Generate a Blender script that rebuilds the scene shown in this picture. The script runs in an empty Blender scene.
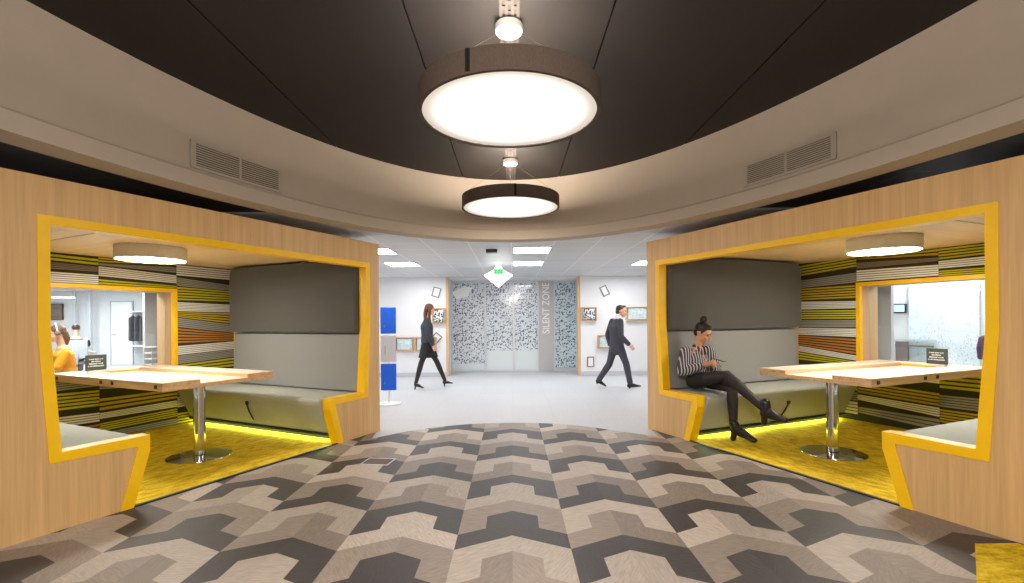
import bpy, bmesh, math, random
from mathutils import Vector, Matrix, Quaternion
random.seed(7)
SC = bpy.context.scene
COL = SC.collection
PI = math.pi

# ------------------------------------------------------------------ helpers
def lin(r, g, b):
    f = lambda c: (c / 255 / 12.92) if c / 255 <= 0.04045 else ((c / 255 + 0.055) / 1.055) ** 2.4
    return (f(r), f(g), f(b), 1.0)

class MB:
    """collects shapes and builds them as one mesh object"""
    def __init__(s):
        s.v, s.f, s.m, s.sm = [], [], [], []
    def add(s, vs, fs, mat=0, smooth=False):
        b = len(s.v)
        s.v += [tuple(p) for p in vs]
        for f in fs:
            s.f.append([b + i for i in f]); s.m.append(mat); s.sm.append(smooth)
        return s
    def box(s, x0, x1, y0, y1, z0, z1, mat=0):
        vs = [(x, y, z) for x in (x0, x1) for y in (y0, y1) for z in (z0, z1)]
        return s.add(vs, [(0, 1, 3, 2), (4, 6, 7, 5), (0, 4, 5, 1), (2, 3, 7, 6), (0, 2, 6, 4), (1, 5, 7, 3)], mat)
    def obox(s, c, ax, ay, az, mat=0):
        """box from centre and three half-axis vectors"""
        c, ax, ay, az = map(Vector, (c, ax, ay, az))
        vs = [c + i * ax + j * ay + k * az for i in (-1, 1) for j in (-1, 1) for k in (-1, 1)]
        return s.add(vs, [(0, 1, 3, 2), (4, 6, 7, 5), (0, 4, 5, 1), (2, 3, 7, 6), (0, 2, 6, 4), (1, 5, 7, 3)], mat)
    def prism(s, pts, axis, lo, hi, mat=0, smooth=False):
        """polygon pts (2-D) extruded along axis 'x','y','z'"""
        def P(p, w):
            return {'x': (w, p[0], p[1]), 'y': (p[0], w, p[1]), 'z': (p[0], p[1], w)}[axis]
        n = len(pts)
        s.add([P(p, lo) for p in pts] + [P(p, hi) for p in pts],
              [list(range(n))[::-1], list(range(n, 2 * n))], mat, smooth)
        b = len(s.v) - 2 * n
        for i in range(n):
            j = (i + 1) % n
            s.f.append([b + i, b + j, b + n + j, b + n + i]); s.m.append(mat); s.sm.append(smooth)
        return s
    def lathe(s, prof, c=(0, 0, 0), n=48, mat=0, smooth=True):
        """prof: list of (r, z)"""
        vs, fs = [], []
        for r, z in prof:
            for k in range(n):
                a = 2 * PI * k / n
                vs.append((c[0] + r * math.cos(a), c[1] + r * math.sin(a), c[2] + z))
        for i in range(len(prof) - 1):
            for k in range(n):
                l = (k + 1) % n
                fs.append((i * n + k, i * n + l, (i + 1) * n + l, (i + 1) * n + k))
        return s.add(vs, fs, mat, smooth)
    def disc(s, r, z, c=(0, 0), n=48, mat=0):
        return s.add([(c[0] + r * math.cos(2 * PI * k / n), c[1] + r * math.sin(2 * PI * k / n), z) for k in range(n)], [list(range(n))], mat)
    def tube(s, pts, rad, n=12, mat=0, hint=None, caps=True):
        """rounded tube along pts; rad: per-point r or (r_side, r_up)"""
        pts = [Vector(p) for p in pts]
        rad = [(r, r) if not isinstance(r, (tuple, list)) else r for r in rad]
        rings = []
        up = Vector(hint) if hint else None
        prev = None
        N = len(pts)
        for i in range(N):
            t = (pts[min(i + 1, N - 1)] - pts[max(i - 1, 0)]).normalized()
            h = up if up else (prev if prev else (Vector((0, 0, 1)) if abs(t.z) < .9 else Vector((0, 1, 0))))
            a = (h - t * h.dot(t))
            if a.length < 1e-4: a = t.orthogonal()
            a.normalize(); b = t.cross(a); prev = a
            rings.append((pts[i], t, a, b, rad[i]))
        out = []
        if caps:
            p, t, a, b, r = rings[0]; m = min(r)
            for q in (0.98, 0.7, 0.35): out.append((p - t * m * q, a, b, (r[0] * math.sqrt(1 - q * q), r[1] * math.sqrt(1 - q * q))))
        for p, t, a, b, r in rings: out.append((p, a, b, r))
        if caps:
            p, t, a, b, r = rings[-1]; m = min(r)
            for q in (0.35, 0.7, 0.98): out.append((p + t * m * q, a, b, (r[0] * math.sqrt(1 - q * q), r[1] * math.sqrt(1 - q * q))))
        vs, fs = [], []
        for p, a, b, r in out:
            for k in range(n):
                w = 2 * PI * k / n
                vs.append(p + b * math.cos(w) * r[0] + a * math.sin(w) * r[1])
        for i in range(len(out) - 1):
            for k in range(n):
                l = (k + 1) % n
                fs.append((i * n + k, i * n + l, (i + 1) * n + l, (i + 1) * n + k))
        fs.append(tuple(range(n))[::-1]); fs.append(tuple((len(out) - 1) * n + k for k in range(n)))
        return s.add(vs, fs, mat, True)
    def ball(s, c, r, rot=None, nu=16, nv=10, mat=0):
        """ellipsoid; rot: 3x3 matrix columns"""
        R = rot if rot else Matrix.Identity(3)
        c = Vector(c); vs = [c + R @ Vector((0, 0, r[2]))]
        for i in range(1, nv):
            a = PI * i / nv
            for k in range(nu):
                w = 2 * PI * k / nu
                vs.append(c + R @ Vector((r[0] * math.sin(a) * math.cos(w), r[1] * math.sin(a) * math.sin(w), r[2] * math.cos(a))))
        vs.append(c + R @ Vector((0, 0, -r[2])))
        fs = []
        for k in range(nu):
            l = (k + 1) % nu
            fs.append((0, 1 + k, 1 + l))
            for i in range(nv - 2): fs.append((1 + i * nu + k, 1 + (i + 1) * nu + k, 1 + (i + 1) * nu + l, 1 + i * nu + l))
            fs.append((1 + (nv - 2) * nu + l, 1 + (nv - 2) * nu + k, len(vs) - 1))
        return s.add(vs, fs, mat, True)
    def build(s, name, mats, parent=None, bevel=0, seg=2, fix=True):
        me = bpy.data.meshes.new(name)
        me.from_pydata(s.v, [], s.f)
        for m in (mats if isinstance(mats, (list, tuple)) else [mats]): me.materials.append(m)
        me.polygons.foreach_set('material_index', s.m); me.polygons.foreach_set('use_smooth', s.sm)
        if fix:
            bm = bmesh.new(); bm.from_mesh(me); bmesh.ops.recalc_face_normals(bm, faces=bm.faces)
            for e in bm.edges:
                if len(e.link_faces) == 2 and e.calc_face_angle(0) > .7: e.smooth = False
            bm.to_mesh(me); bm.free()
        o = bpy.data.objects.new(name, me); COL.objects.link(o)
        if parent: o.parent = parent
        if bevel:
            mo = o.modifiers.new('bevel', 'BEVEL'); mo.width = bevel; mo.segments = seg; mo.limit_method = 'ANGLE'; mo.angle_limit = math.radians(35)
        return o

def empty(name, M=None, loc=None):
    o = bpy.data.objects.new(name, None); COL.objects.link(o); o.empty_display_size = .1
    if M is not None: o.matrix_world = M
    if loc is not None: o.location = loc
    return o
def tag(o, label, cat, group=None):
    o['label'] = label; o['category'] = cat
    if group: o['group'] = group
    return o
def struct(o): o['kind'] = 'structure'; return o

# ------------------------------------------------------------------ materials
class NT:
    def __init__(s, m):
        s.t = m.node_tree; s.n = s.t.nodes; s.l = s.t.links
    def new(s, typ, **k):
        x = s.n.new(typ)
        for a, b in k.items(): setattr(x, a, b)
        return x
    def put(s, sock, v):
        if hasattr(v, 'is_output') or isinstance(v, bpy.types.NodeSocket): s.l.new(v, sock)
        else: sock.default_value = v
    def math(s, op, a, b=0.0, c=None):
        x = s.new('ShaderNodeMath', operation=op); s.put(x.inputs[0], a); s.put(x.inputs[1], b)
        if c is not None: s.put(x.inputs[2], c)
        return x.outputs[0]
    def mix(s, f, a, b, mode='MIX'):
        x = s.new('ShaderNodeMix', data_type='RGBA', blend_type=mode)
        s.put(x.inputs['Factor'], f); s.put(x.inputs[6], a); s.put(x.inputs[7], b)
        return x.outputs[2]
    def ramp(s, f, stops, interp='LINEAR'):
        x = s.new('ShaderNodeValToRGB'); x.color_ramp.interpolation = interp
        e = x.color_ramp.elements
        while len(e) < len(stops): e.new(.5)
        for i, (p, c) in enumerate(stops): e[i].position = p; e[i].color = c
        s.put(x.inputs[0], f); return x.outputs[0]
    def coords(s, kind='Object', scale=(1, 1, 1), rot=(0, 0, 0)):
        tc = s.new('ShaderNodeTexCoord'); mp = s.new('ShaderNodeMapping')
        mp.inputs['Scale'].default_value = scale; mp.inputs['Rotation'].default_value = rot
        s.l.new(tc.outputs[kind], mp.inputs[0]); return mp.outputs[0]
    def noise(s, vec, scale=5, detail=3, rough=.5, out=0):
        x = s.new('ShaderNodeTexNoise'); x.inputs['Scale'].default_value = scale; x.inputs['Detail'].default_value = detail
        x.inputs['Roughness'].default_value = rough
        if vec is not None: s.l.new(vec, x.inputs['Vector'])
        return x.outputs[out]
    def bump(s, h, strength=.2, dist=.01):
        x = s.new('ShaderNodeBump'); x.inputs['Strength'].default_value = strength; x.inputs['Distance'].default_value = dist
        s.l.new(h, x.inputs['Height']); return x.outputs[0]

def mat(name, col, rough=.6, metal=0, emit=None, estr=0, spec=.5, noise=0, nscale=40, nstretch=(1, 1, 1), bump=0, sheen=0):
    m = bpy.data.materials.new(name); m.use_nodes = True
    b = m.node_tree.nodes['Principled BSDF']
    b.inputs['Base Color'].default_value = col; b.inputs['Roughness'].default_value = rough
    b.inputs['Metallic'].default_value = metal; b.inputs['Specular IOR Level'].default_value = spec
    if sheen: b.inputs['Sheen Weight'].default_value = sheen
    if emit: b.inputs['Emission Color'].default_value = emit; b.inputs['Emission Strength'].default_value = estr
    t = NT(m)
    if noise or bump:
        nz = t.noise(t.coords('Object', nstretch), nscale, 4, .6)
        if noise:
            d = tuple(c * (1 - noise) for c in col[:3]) + (1,); h = tuple(min(1, c * (1 + noise)) for c in col[:3]) + (1,)
            t.l.new(t.ramp(nz, [(.3, d), (.7, h)]), b.inputs['Base Color'])
        if bump: t.l.new(t.bump(nz, bump), b.inputs['Normal'])
    return m

def wood(name, c1, c2, axis='z', rough=.45, scale=1.0):
    m = bpy.data.materials.new(name); m.use_nodes = True; b = m.node_tree.nodes['Principled BSDF']; t = NT(m)
    st = {'z': (14, 14, .5), 'y': (14, .5, 14), 'x': (.5, 14, 14)}[axis]
    st2 = {'z': (70, 70, 2), 'y': (70, 2, 70), 'x': (2, 70, 70)}[axis]
    a = t.noise(t.coords('Object', st), scale, 4, .6); f = t.noise(t.coords('Object', st2), scale, 3, .6)
    mixf = t.math('ADD', t.math('MULTIPLY', a, .6), t.math('MULTIPLY', f, .4))
    t.l.new(t.ramp(mixf, [(.36, c2), (.62, c1)]), b.inputs['Base Color'])
    b.inputs['Roughness'].default_value = rough
    return m

def emis(name, col, s):
    return mat(name, col, .5, emit=col, estr=s)

M = {}
M['oak'] = wood('oak_laminate', lin(220, 181, 125), lin(198, 157, 104), 'z', .42)
M['oak_ceil'] = wood('pale_oak_ceiling', lin(230, 196, 142), lin(216, 182, 128), 'y', .45)
M['oak_table'] = wood('pale_oak_top', lin(247, 238, 220), lin(238, 225, 201), 'y', .25)
M['oak_edge'] = wood('oak_ply_edge', lin(226, 188, 142), lin(196, 154, 110), 'y', .4)
M['oak_trim'] = wood('oak_trim', lin(214, 180, 138), lin(196, 160, 118), 'z', .5)
M['yellow'] = mat('yellow_lacquer', lin(253, 198, 2), .38, noise=.05, nscale=6)
M['steel'] = mat('polished_steel', lin(205, 205, 208), .08, 1)
M['dark_ceiling'] = mat('dark_ceiling_panel', lin(34, 29, 26), .6, noise=.08, nscale=3, spec=.3)
M['black'] = mat('black_gap', lin(12, 11, 10), .9)
M['plaster'] = mat('beige_plaster', lin(184, 170, 153), .85, noise=.02, nscale=5, spec=.2)
M['vent'] = mat('vent_metal', lin(176, 164, 148), .5)
M['ventdark'] = mat('dark_backing', lin(70, 62, 54), .8)  # dark tone of the vent backing and the track channel
M['white_wall'] = mat('white_wall_paint', lin(222, 224, 227), .8, spec=.3)
M['white'] = mat('white_plastic', lin(238, 238, 236), .4)
M['grey_col'] = mat('grey_column_paint', lin(206, 203, 208), .8, noise=.03, nscale=8)
M['skirting'] = mat('grey_skirting', lin(188, 192, 198), .6)
M['dark_fabric'] = mat('charcoal_fabric', lin(86, 85, 82), .95, noise=.10, nscale=260, bump=.15, sheen=.3, spec=.2)
M['grey_fabric'] = mat('light_grey_fabric', lin(148, 149, 148), .95, noise=.06, nscale=260, bump=.12, sheen=.2, spec=.2)
M['seat_fabric'] = mat('sage_grey_vinyl', lin(172, 176, 166), .85, noise=.04, nscale=30, bump=.05)
M['black_plastic'] = mat('black_plastic', lin(24, 24, 26), .45)
M['strip'] = emis('warm_strip_light', (.80, 1, .36, 1), 26)
M['shade'] = mat('brown_black_fabric', lin(98, 84, 75), .9, noise=.25, nscale=9, nstretch=(60, 60, 6), spec=.2)
M['shade_in'] = mat('white_shade_lining', lin(235, 230, 220), .9)
M['grey_shade'] = mat('taupe_lamp_shade', lin(236, 230, 212), .85, noise=.08, nscale=90)
M['track'] = mat('grey_metal_track', lin(70, 64, 60), .6)
M['canopy'] = mat('white_canopy', lin(240, 238, 232), .4)
M['led_panel'] = emis('panel_light', (1, 1, 1, 1), 9)
M['exit_green'] = mat('exit_green', lin(40, 190, 90), .5, emit=lin(60, 220, 110), estr=.5)
M['diamond'] = emis('white_glare', (1, 1, 1, 1), 3.0)  # glare at the exit sign, given as emission
M['blue'] = mat('blue_panel', lin(4, 96, 228), .35, noise=.05, nscale=8)
M['blue_mark'] = mat('pale_blue_mark', lin(70, 125, 222), .5)
M['silver'] = mat('silver_panel', lin(192, 196, 208), .35, .1)
M['tabsign'] = mat('dark_green_sign', lin(62, 72, 66), .5)
M['signtext'] = mat('white_print', lin(232, 234, 226), .6)
M['screen'] = emis('screen_glow', lin(150, 190, 225), 1.0)
M['greytext'] = mat('silver_lettering', lin(248, 248, 248), .4)
M['signpanel'] = mat('grey_sign_panel', lin(186, 184, 184), .6)
M['alu'] = mat('aluminium_profile', lin(205, 208, 212), .35, .3)
M['skin'] = mat('skin', lin(224, 172, 142), .55, noise=.04, nscale=20)
M['skin2'] = mat('skin_tanned', lin(214, 158, 124), .55, noise=.04, nscale=20)
M['hair_black'] = mat('black_hair', lin(34, 28, 26), .5, noise=.3, nscale=30, nstretch=(6, 6, 1))
M['hair_brown'] = mat('brown_hair', lin(96, 64, 42), .5, noise=.3, nscale=30, nstretch=(6, 6, 1))
M['hair_dark'] = mat('dark_brown_hair', lin(58, 42, 34), .5, noise=.25, nscale=30)
M['lips'] = mat('lips', lin(176, 96, 88), .5)
M['eye'] = mat('eye', lin(40, 30, 26), .3)
M['tights'] = mat('sheer_black_tights', lin(32, 24, 23), .6, noise=.15, nscale=12)
M['skirt'] = mat('black_skirt', lin(22, 21, 24), .85)
M['leather'] = mat('black_leather', lin(26, 24, 26), .3)
M['jacket'] = mat('blue_grey_knit', lin(60, 64, 72), .9, noise=.12, nscale=120)
M['suit'] = mat('charcoal_suit', lin(70, 70, 80), .9, noise=.1, nscale=150)
M['shirt_white'] = mat('white_shirt', lin(226, 228, 236), .8)
M['shirt_orange'] = mat('orange_tee', lin(240, 158, 24), .85, noise=.05, nscale=20)
M['coat'] = mat('dark_coats', lin(92, 92, 98), .95, noise=.2, nscale=10)
M['purple'] = mat('purple_chair', lin(92, 66, 104), .8)
M['picture'] = mat('pale_print', lin(196, 212, 214), .4, noise=.25, nscale=14)
M['frame_grey'] = mat('dark_frame', lin(120, 108, 104), .5)
M['paper'] = mat('white_print_paper', lin(236, 236, 234), .7)

# striped shirt
def stripe_mat():
    m = bpy.data.materials.new('striped_cotton'); m.use_nodes = True; b = m.node_tree.nodes['Principled BSDF']; t = NT(m)
    sx = t.new('ShaderNodeSeparateXYZ'); t.l.new(t.coords('Object'), sx.inputs[0])
    q = t.math('SUBTRACT', sx.outputs[0], t.math('MULTIPLY', sx.outputs[1], .6))
    fr = t.math('FRACT', t.math('MULTIPLY', q, 29))
    f = t.math('GREATER_THAN', fr, .68)
    t.l.new(t.mix(f, lin(62, 62, 78), lin(206, 200, 200)), b.inputs['Base Color']); b.inputs['Roughness'].default_value = .75
    return m
M['striped'] = stripe_mat()

def carpet_mat():
    """interlocking arch-and-stub tile pattern, columns .703 m wide, period .603 m"""
    m = bpy.data.materials.new('geometric_carpet'); m.use_nodes = True; b = m.node_tree.nodes['Principled BSDF']; t = NT(m)
    co = t.coords('Object'); sx = t.new('ShaderNodeSeparateXYZ'); t.l.new(co, sx.inputs[0]); x, y = sx.outputs[0], sx.outputs[1]
    W, P = .703, .603
    cu = t.math('ADD', t.math('DIVIDE', t.math('ADD', x, .008), W), .5)
    col = t.math('FLOOR', cu); lu = t.math('SUBTRACT', t.math('FRACT', cu), .5)
    ax = t.math('MULTIPLY', t.math('ABSOLUTE', lu), W)
    yy = t.math('ADD', y, t.math('MULTIPLY', ax, .53))
    v = t.math('DIVIDE', t.math('SUBTRACT', 3.668, yy), P)
    k = t.math('FLOOR', v); fr = t.math('FRACT', v)
    outer = t.math('GREATER_THAN', ax, .176)
    thr = t.math('ADD', t.math('MULTIPLY', outer, .325), .34)
    stub = t.math('GREATER_THAN', fr, thr)
    r = t.math('ADD', t.math('MULTIPLY', k, 2), stub)
    idx = t.math('FLOORED_MODULO', t.math('SUBTRACT', r, col), 3.0)
    base = t.ramp(t.math('DIVIDE', t.math('ADD', idx, .5), 3.0),
                  [(0, lin(137, 125, 115)), (.3333, lin(62, 58, 59)), (.6667, lin(172, 161, 150))], 'CONSTANT')
    cmb = t.new('ShaderNodeCombineXYZ'); t.put(cmb.inputs[0], col); t.put(cmb.inputs[1], r); t.put(cmb.inputs[2], t.math('GREATER_THAN', lu, 0))
    wn = t.new('ShaderNodeTexWhiteNoise', noise_dimensions='3D'); t.l.new(cmb.outputs[0], wn.inputs['Vector'])
    shade = t.math('ADD', t.math('MULTIPLY', wn.outputs['Value'], .36), .82)
    # tufted fibre: lines whose direction changes from tile half to tile half
    vr = t.new('ShaderNodeVectorRotate', rotation_type='Z_AXIS'); t.l.new(co, vr.inputs['Vector'])
    t.put(vr.inputs['Angle'], t.math('MULTIPLY', t.math('FLOOR', t.math('MULTIPLY', wn.outputs['Value'], 6)), PI / 6))
    mp = t.new('ShaderNodeMapping'); mp.inputs['Scale'].default_value = (95, 12, 30); t.l.new(vr.outputs[0], mp.inputs[0])
    fib = t.noise(mp.outputs[0], 1, 3, .6)
    fib2 = t.math('ADD', t.math('MULTIPLY', fib, .85), .58)
    c = t.mix(1.0, base, t.new('ShaderNodeCombineColor').outputs[0], 'MULTIPLY')
    cc = [n for n in t.n if n.bl_idname == 'ShaderNodeCombineColor'][-1]
    mul = t.math('MULTIPLY', shade, fib2)
    for i in range(3): t.put(cc.inputs[i], mul)
    t.l.new(c, b.inputs['Base Color']); b.inputs['Roughness'].default_value = .52; b.inputs['Specular IOR Level'].default_value = .5
    t.l.new(t.bump(fib, .35, .006), b.inputs['Normal'])
    return m
M['carpet'] = carpet_mat()

def yellow_carpet():
    m = bpy.data.materials.new('yellow_carpet'); m.use_nodes = True; b = m.node_tree.nodes['Principled BSDF']; t = NT(m)
    n1 = t.noise(t.coords('Object', (7, 16, 7)), 1, 4, .7); n2 = t.noise(t.coords('Object', (90, 60, 60)), 1, 3, .6)
    f = t.math('ADD', t.math('MULTIPLY', n1, .7), t.math('MULTIPLY', n2, .3))
    t.l.new(t.ramp(f, [(.36, lin(180, 146, 18)), (.5, lin(220, 186, 34)), (.64, lin(242, 214, 74))]), b.inputs['Base Color'])
    b.inputs['Roughness'].default_value = .9; b.inputs['Specular IOR Level'].default_value = .2
    t.l.new(t.bump(n2, .4, .006), b.inputs['Normal'])
    return m
M['ycarpet'] = yellow_carpet()

def white_floor():
    m = bpy.data.materials.new('pale_floor_tiles'); m.use_nodes = True; b = m.node_tree.nodes['Principled BSDF']; t = NT(m)
    br = t.new('ShaderNodeTexBrick'); t.l.new(t.coords('Object'), br.inputs['Vector']); br.inputs['Scale'].default_value = 1
    br.offset = 0; br.inputs['Brick Width'].default_value = .6; br.inputs['Row Height'].default_value = .6; br.inputs['Mortar Size'].default_value = .004
    br.inputs['Color1'].default_value = lin(195, 197, 202); br.inputs['Color2'].default_value = lin(199, 201, 205); br.inputs['Mortar'].default_value = lin(190, 192, 197)
    nz = t.noise(t.coords('Object', (30, 30, 30)), 1, 3)
    t.l.new(t.mix(.12, br.outputs[0], nz), b.inputs['Base Color']); b.inputs['Roughness'].default_value = .6
    return m
M['wfloor'] = white_floor()

def tiles(name, c1, c2, mort, sz=.6, mw=.006, rough=.7):
    m = bpy.data.materials.new(name); m.use_nodes = True; b = m.node_tree.nodes['Principled BSDF']; t = NT(m)
    br = t.new('ShaderNodeTexBrick'); t.l.new(t.coords('Object'), br.inputs['Vector']); br.inputs['Scale'].default_value = 1
    br.offset = 0; br.inputs['Brick Width'].default_value = sz; br.inputs['Row Height'].default_value = sz; br.inputs['Mortar Size'].default_value = mw
    br.inputs['Color1'].default_value = c1; br.inputs['Color2'].default_value = c2; br.inputs['Mortar'].default_value = mort
    t.l.new(br.outputs[0], b.inputs['Base Color']); b.inputs['Roughness'].default_value = rough
    return m
M['wceil'] = tiles('white_ceiling_tiles', lin(206, 208, 210), lin(200, 202, 205), lin(224, 226, 227), .6, .012, .5)
M['dceil'] = tiles('dark_ceiling_tiles', lin(66, 64, 67), lin(58, 56, 59), lin(92, 90, 90), .6, .008, .5)

def glass(name, tint=(.95, .98, .97, 1), refl=.12, opac=.0):
    m = bpy.data.materials.new(name); m.use_nodes = True; t = NT(m); t.n.remove(t.n['Principled BSDF'])
    tr = t.new('ShaderNodeBsdfTransparent'); tr.inputs[0].default_value = tint
    gl = t.new('ShaderNodeBsdfGlossy'); gl.inputs['Roughness'].default_value = .02
    fr = t.new('ShaderNodeFresnel'); fr.inputs[0].default_value = 1.4
    mx = t.new('ShaderNodeMixShader'); t.put(mx.inputs[0], t.math('MINIMUM', t.math('ADD', fr.outputs[0], refl * .3), 1.0))
    t.l.new(tr.outputs[0], mx.inputs[1]); t.l.new(gl.outputs[0], mx.inputs[2])
    t.l.new(mx.outputs[0], t.n['Material Output'].inputs[0])
    return m
M['pane'] = glass('clear_glass')

def film_glass(name, tint, dark):
    """frosted film of small blocks with clear dark gaps between them, on clear glass below z = .62"""
    m = bpy.data.materials.new(name); m.use_nodes = True; t = NT(m); b = t.n['Principled BSDF']
    co = t.coords('Object', (1, 1, 1)); sx = t.new('ShaderNodeSeparateXYZ'); t.l.new(co, sx.inputs[0])
    mp = t.new('ShaderNodeMapping'); mp.inputs['Scale'].default_value = (22, 22, 22); t.l.new(co, mp.inputs[0])
    vo = t.new('ShaderNodeTexVoronoi', feature='F1', distance='MANHATTAN'); vo.inputs['Scale'].default_value = 1; vo.inputs['Randomness'].default_value = .75
    t.l.new(mp.outputs[0], vo.inputs['Vector'])
    sc = t.new('ShaderNodeSeparateColor'); t.l.new(vo.outputs['Color'], sc.inputs[0])
    pick = t.math('GREATER_THAN', sc.outputs[0], .22)
    near = t.math('LESS_THAN', vo.outputs['Distance'], .72)
    spk = t.math('MULTIPLY', pick, near)
    b.inputs['Roughness'].default_value = .12
    shade = t.ramp(sc.outputs[1], [(0, dark), (1, tuple(min(1, c * 3.2) for c in dark[:3]) + (1,))])
    t.l.new(t.mix(spk, tint, shade), b.inputs['Base Color'])
    b.inputs['Coat Weight'].default_value = .4; b.inputs['Coat Roughness'].default_value = .03
    return m
M['film'] = film_glass('patterned_frosted_glass', lin(214, 220, 224), lin(58, 64, 78))
M['film_teal'] = film_glass('patterned_frosted_glass_teal', lin(200, 216, 222), lin(40, 62, 76))
M['frost'] = mat('frosted_glass', lin(214, 222, 222), .15, spec=.5)
def whiteboard_mat():
    m = bpy.data.materials.new('written_whiteboard'); m.use_nodes = True; b = m.node_tree.nodes['Principled BSDF']; t = NT(m)
    n1 = t.noise(t.coords('Object', (58, 58, 36)), 1, 3, .7); n2 = t.noise(t.coords('Object', (3, 3, 3)), 1, 2, .5)
    f = t.math('MULTIPLY', t.math('GREATER_THAN', n1, .60), t.math('GREATER_THAN', n2, .48))
    t.l.new(t.mix(f, lin(222, 233, 238), lin(150, 162, 170)), b.inputs['Base Color']); b.inputs['Roughness'].default_value = .2
    return m
M['wboard'] = whiteboard_mat()

# ------------------------------------------------------------------ camera
f_px = 480.0
cam = bpy.data.cameras.new('camera'); co = bpy.data.objects.new('camera', cam); COL.objects.link(co)
cam.sensor_width = 36; cam.lens = f_px / 1024 * 36; cam.shift_y = (320 - 291.5) / 1024; cam.clip_end = 100; cam.clip_start = .05
ra = math.radians(.475); ca, sa = math.cos(ra), math.sin(ra)
R3 = Matrix(((ca, sa, 0), (0, 0, -1), (-sa, ca, 0)))        # columns: right, up, back
co.matrix_world = Matrix.Translation((0, 0, 1.38)) @ R3.to_4x4()
SC.camera = co

# ------------------------------------------------------------------ setting: floors and ceilings
struct(MB().box(-21, 11, -3, 17, -.12, -.004).build('floor', M['wfloor']))
# geometric carpet between the two booths, rounded at its far end
EA, EB, EY = 2.95, 5.76, .5      # plan of the ceiling oval
cp = [(-1.66, 5.62), (-1.50, 5.79), (-1.30, 6.0), (-1.07, 6.15), (-.80, 6.29), (-.57, 6.37), (-.28, 6.42), (0, 6.43), (.28, 6.41), (.56, 6.35), (.82, 6.24), (1.08, 6.07), (1.32, 5.88), (1.55, 5.72), (1.70, 5.60)]
LF, LN = Vector((-1.669, 6.027)), Vector((-3.135, 2.96)); RF, RN = Vector((1.701, 6.042)), Vector((3.06, 2.915))
poly = [(-1.70, 5.96)] + cp + [(1.735, 5.96), (3.04, 2.96), (3.7, 2.94), (3.7, -2.9), (-3.8, -2.9), (-3.8, 2.9), (-3.10, 3.03)]
struct(MB().prism(poly, 'z', -.004, .004).build('floor_carpet', M['carpet']))

def ell(th, off=0):
    x, y = EA * math.cos(th), EB * math.sin(th)
    n = Vector((math.cos(th) / EA, math.sin(th) / EB)).normalized()
    return x + n.x * off, EY + y + n.y * off
NE = 160
TH = [2 * PI * k / NE for k in range(NE)]
def ring(profile, name, m, smooth=True, close=True):
    """sweep profile [(offset, z)] round the oval"""
    mb = MB(); n = len(profile); vs = []
    for th in TH:
        for off, z in profile:
            x, y = ell(th, off); vs.append((x, y, z))
    fs = []
    for k in range(NE):
        l = (k + 1) % NE
        for i in range(n if close else n - 1):
            j = (i + 1) % n
            fs.append((k * n + i, l * n + i, l * n + j, k * n + j))
    mb.add(vs, fs, 0, False)
    o = mb.build(name, m)
    for p in o.data.polygons: p.use_smooth = True
    md = o.modifiers.new('split', 'EDGE_SPLIT'); md.split_angle = math.radians(30)
    return o
struct(ring([(0, 2.53), (0, 3.215), (.08, 3.215), (.08, 2.53)], 'trim_1', M['plaster']))          # the upright band of the oval recess
struct(ring([(-.028, 2.425), (-.028, 2.540), (-.018, 2.553), (.06, 2.553), (.20, 2.5), (.20, 2.425)], 'trim_2', M['plaster']))   # its lip
# dark recess ceiling in long panels
mb = MB(); mb.box(-3.2, 3.2, -5.5, 6.6, 3.225, 3.25, 1)
for x0, x1 in ((-3.1, -1.826), (-1.814, -.616), (-.604, .604), (.616, 1.814), (1.826, 3.1)): mb.box(x0, x1, -5.4, 6.5, 3.205, 3.225, 0)
struct(mb.build('ceiling', [M['dark_ceiling'], M['black']]))
# low ceilings outside the oval: dark towards the camera, white beyond
def low_ceiling(name, m, sel, z):
    bm = bmesh.new(); inn, out = [], []
    X0, X1, Y0, Y1 = -21, 11, -6, 17
    for th in TH:
        x, y = ell(th, .19); inn.append(bm.verts.new((x, y, z)))
        dx, dy = math.cos(th), math.sin(th)
        tt = min([(X1 / dx) if dx > 1e-6 else 1e9, (X0 / dx) if dx < -1e-6 else 1e9, ((Y1 - EY) / dy) if dy > 1e-6 else 1e9, ((Y0 - EY) / dy) if dy < -1e-6 else 1e9])
        out.append(bm.verts.new((dx * tt, EY + dy * tt, z)))
    for k in range(NE):
        l = (k + 1) % NE; bm.faces.new((inn[k], inn[l], out[l], out[k]))
    bmesh.ops.bisect_plane(bm, geom=bm.verts[:] + bm.edges[:] + bm.faces[:], plane_co=(0, 4.75, 0), plane_no=(0, 1, 0))
    bmesh.ops.delete(bm, geom=[f for f in bm.faces if sel(f.calc_center_median().y) is False], context='FACES')
    ex = bmesh.ops.extrude_face_region(bm, geom=bm.faces[:])
    for v in [g for g in ex['geom'] if isinstance(g, bmesh.types.BMVert)]: v.co.z += .05
    bmesh.ops.recalc_face_normals(bm, faces=bm.faces)
    me = bpy.data.meshes.new(name); bm.to_mesh(me); bm.free(); me.materials.append(m)
    o = bpy.data.objects.new(name, me); COL.objects.link(o); return struct(o)
low_ceiling('ceiling_side', M['dceil'], lambda y: y < 4.75, 2.47)
low_ceiling('ceiling_office', M['wceil'], lambda y: y > 4.75, 2.45)

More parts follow.
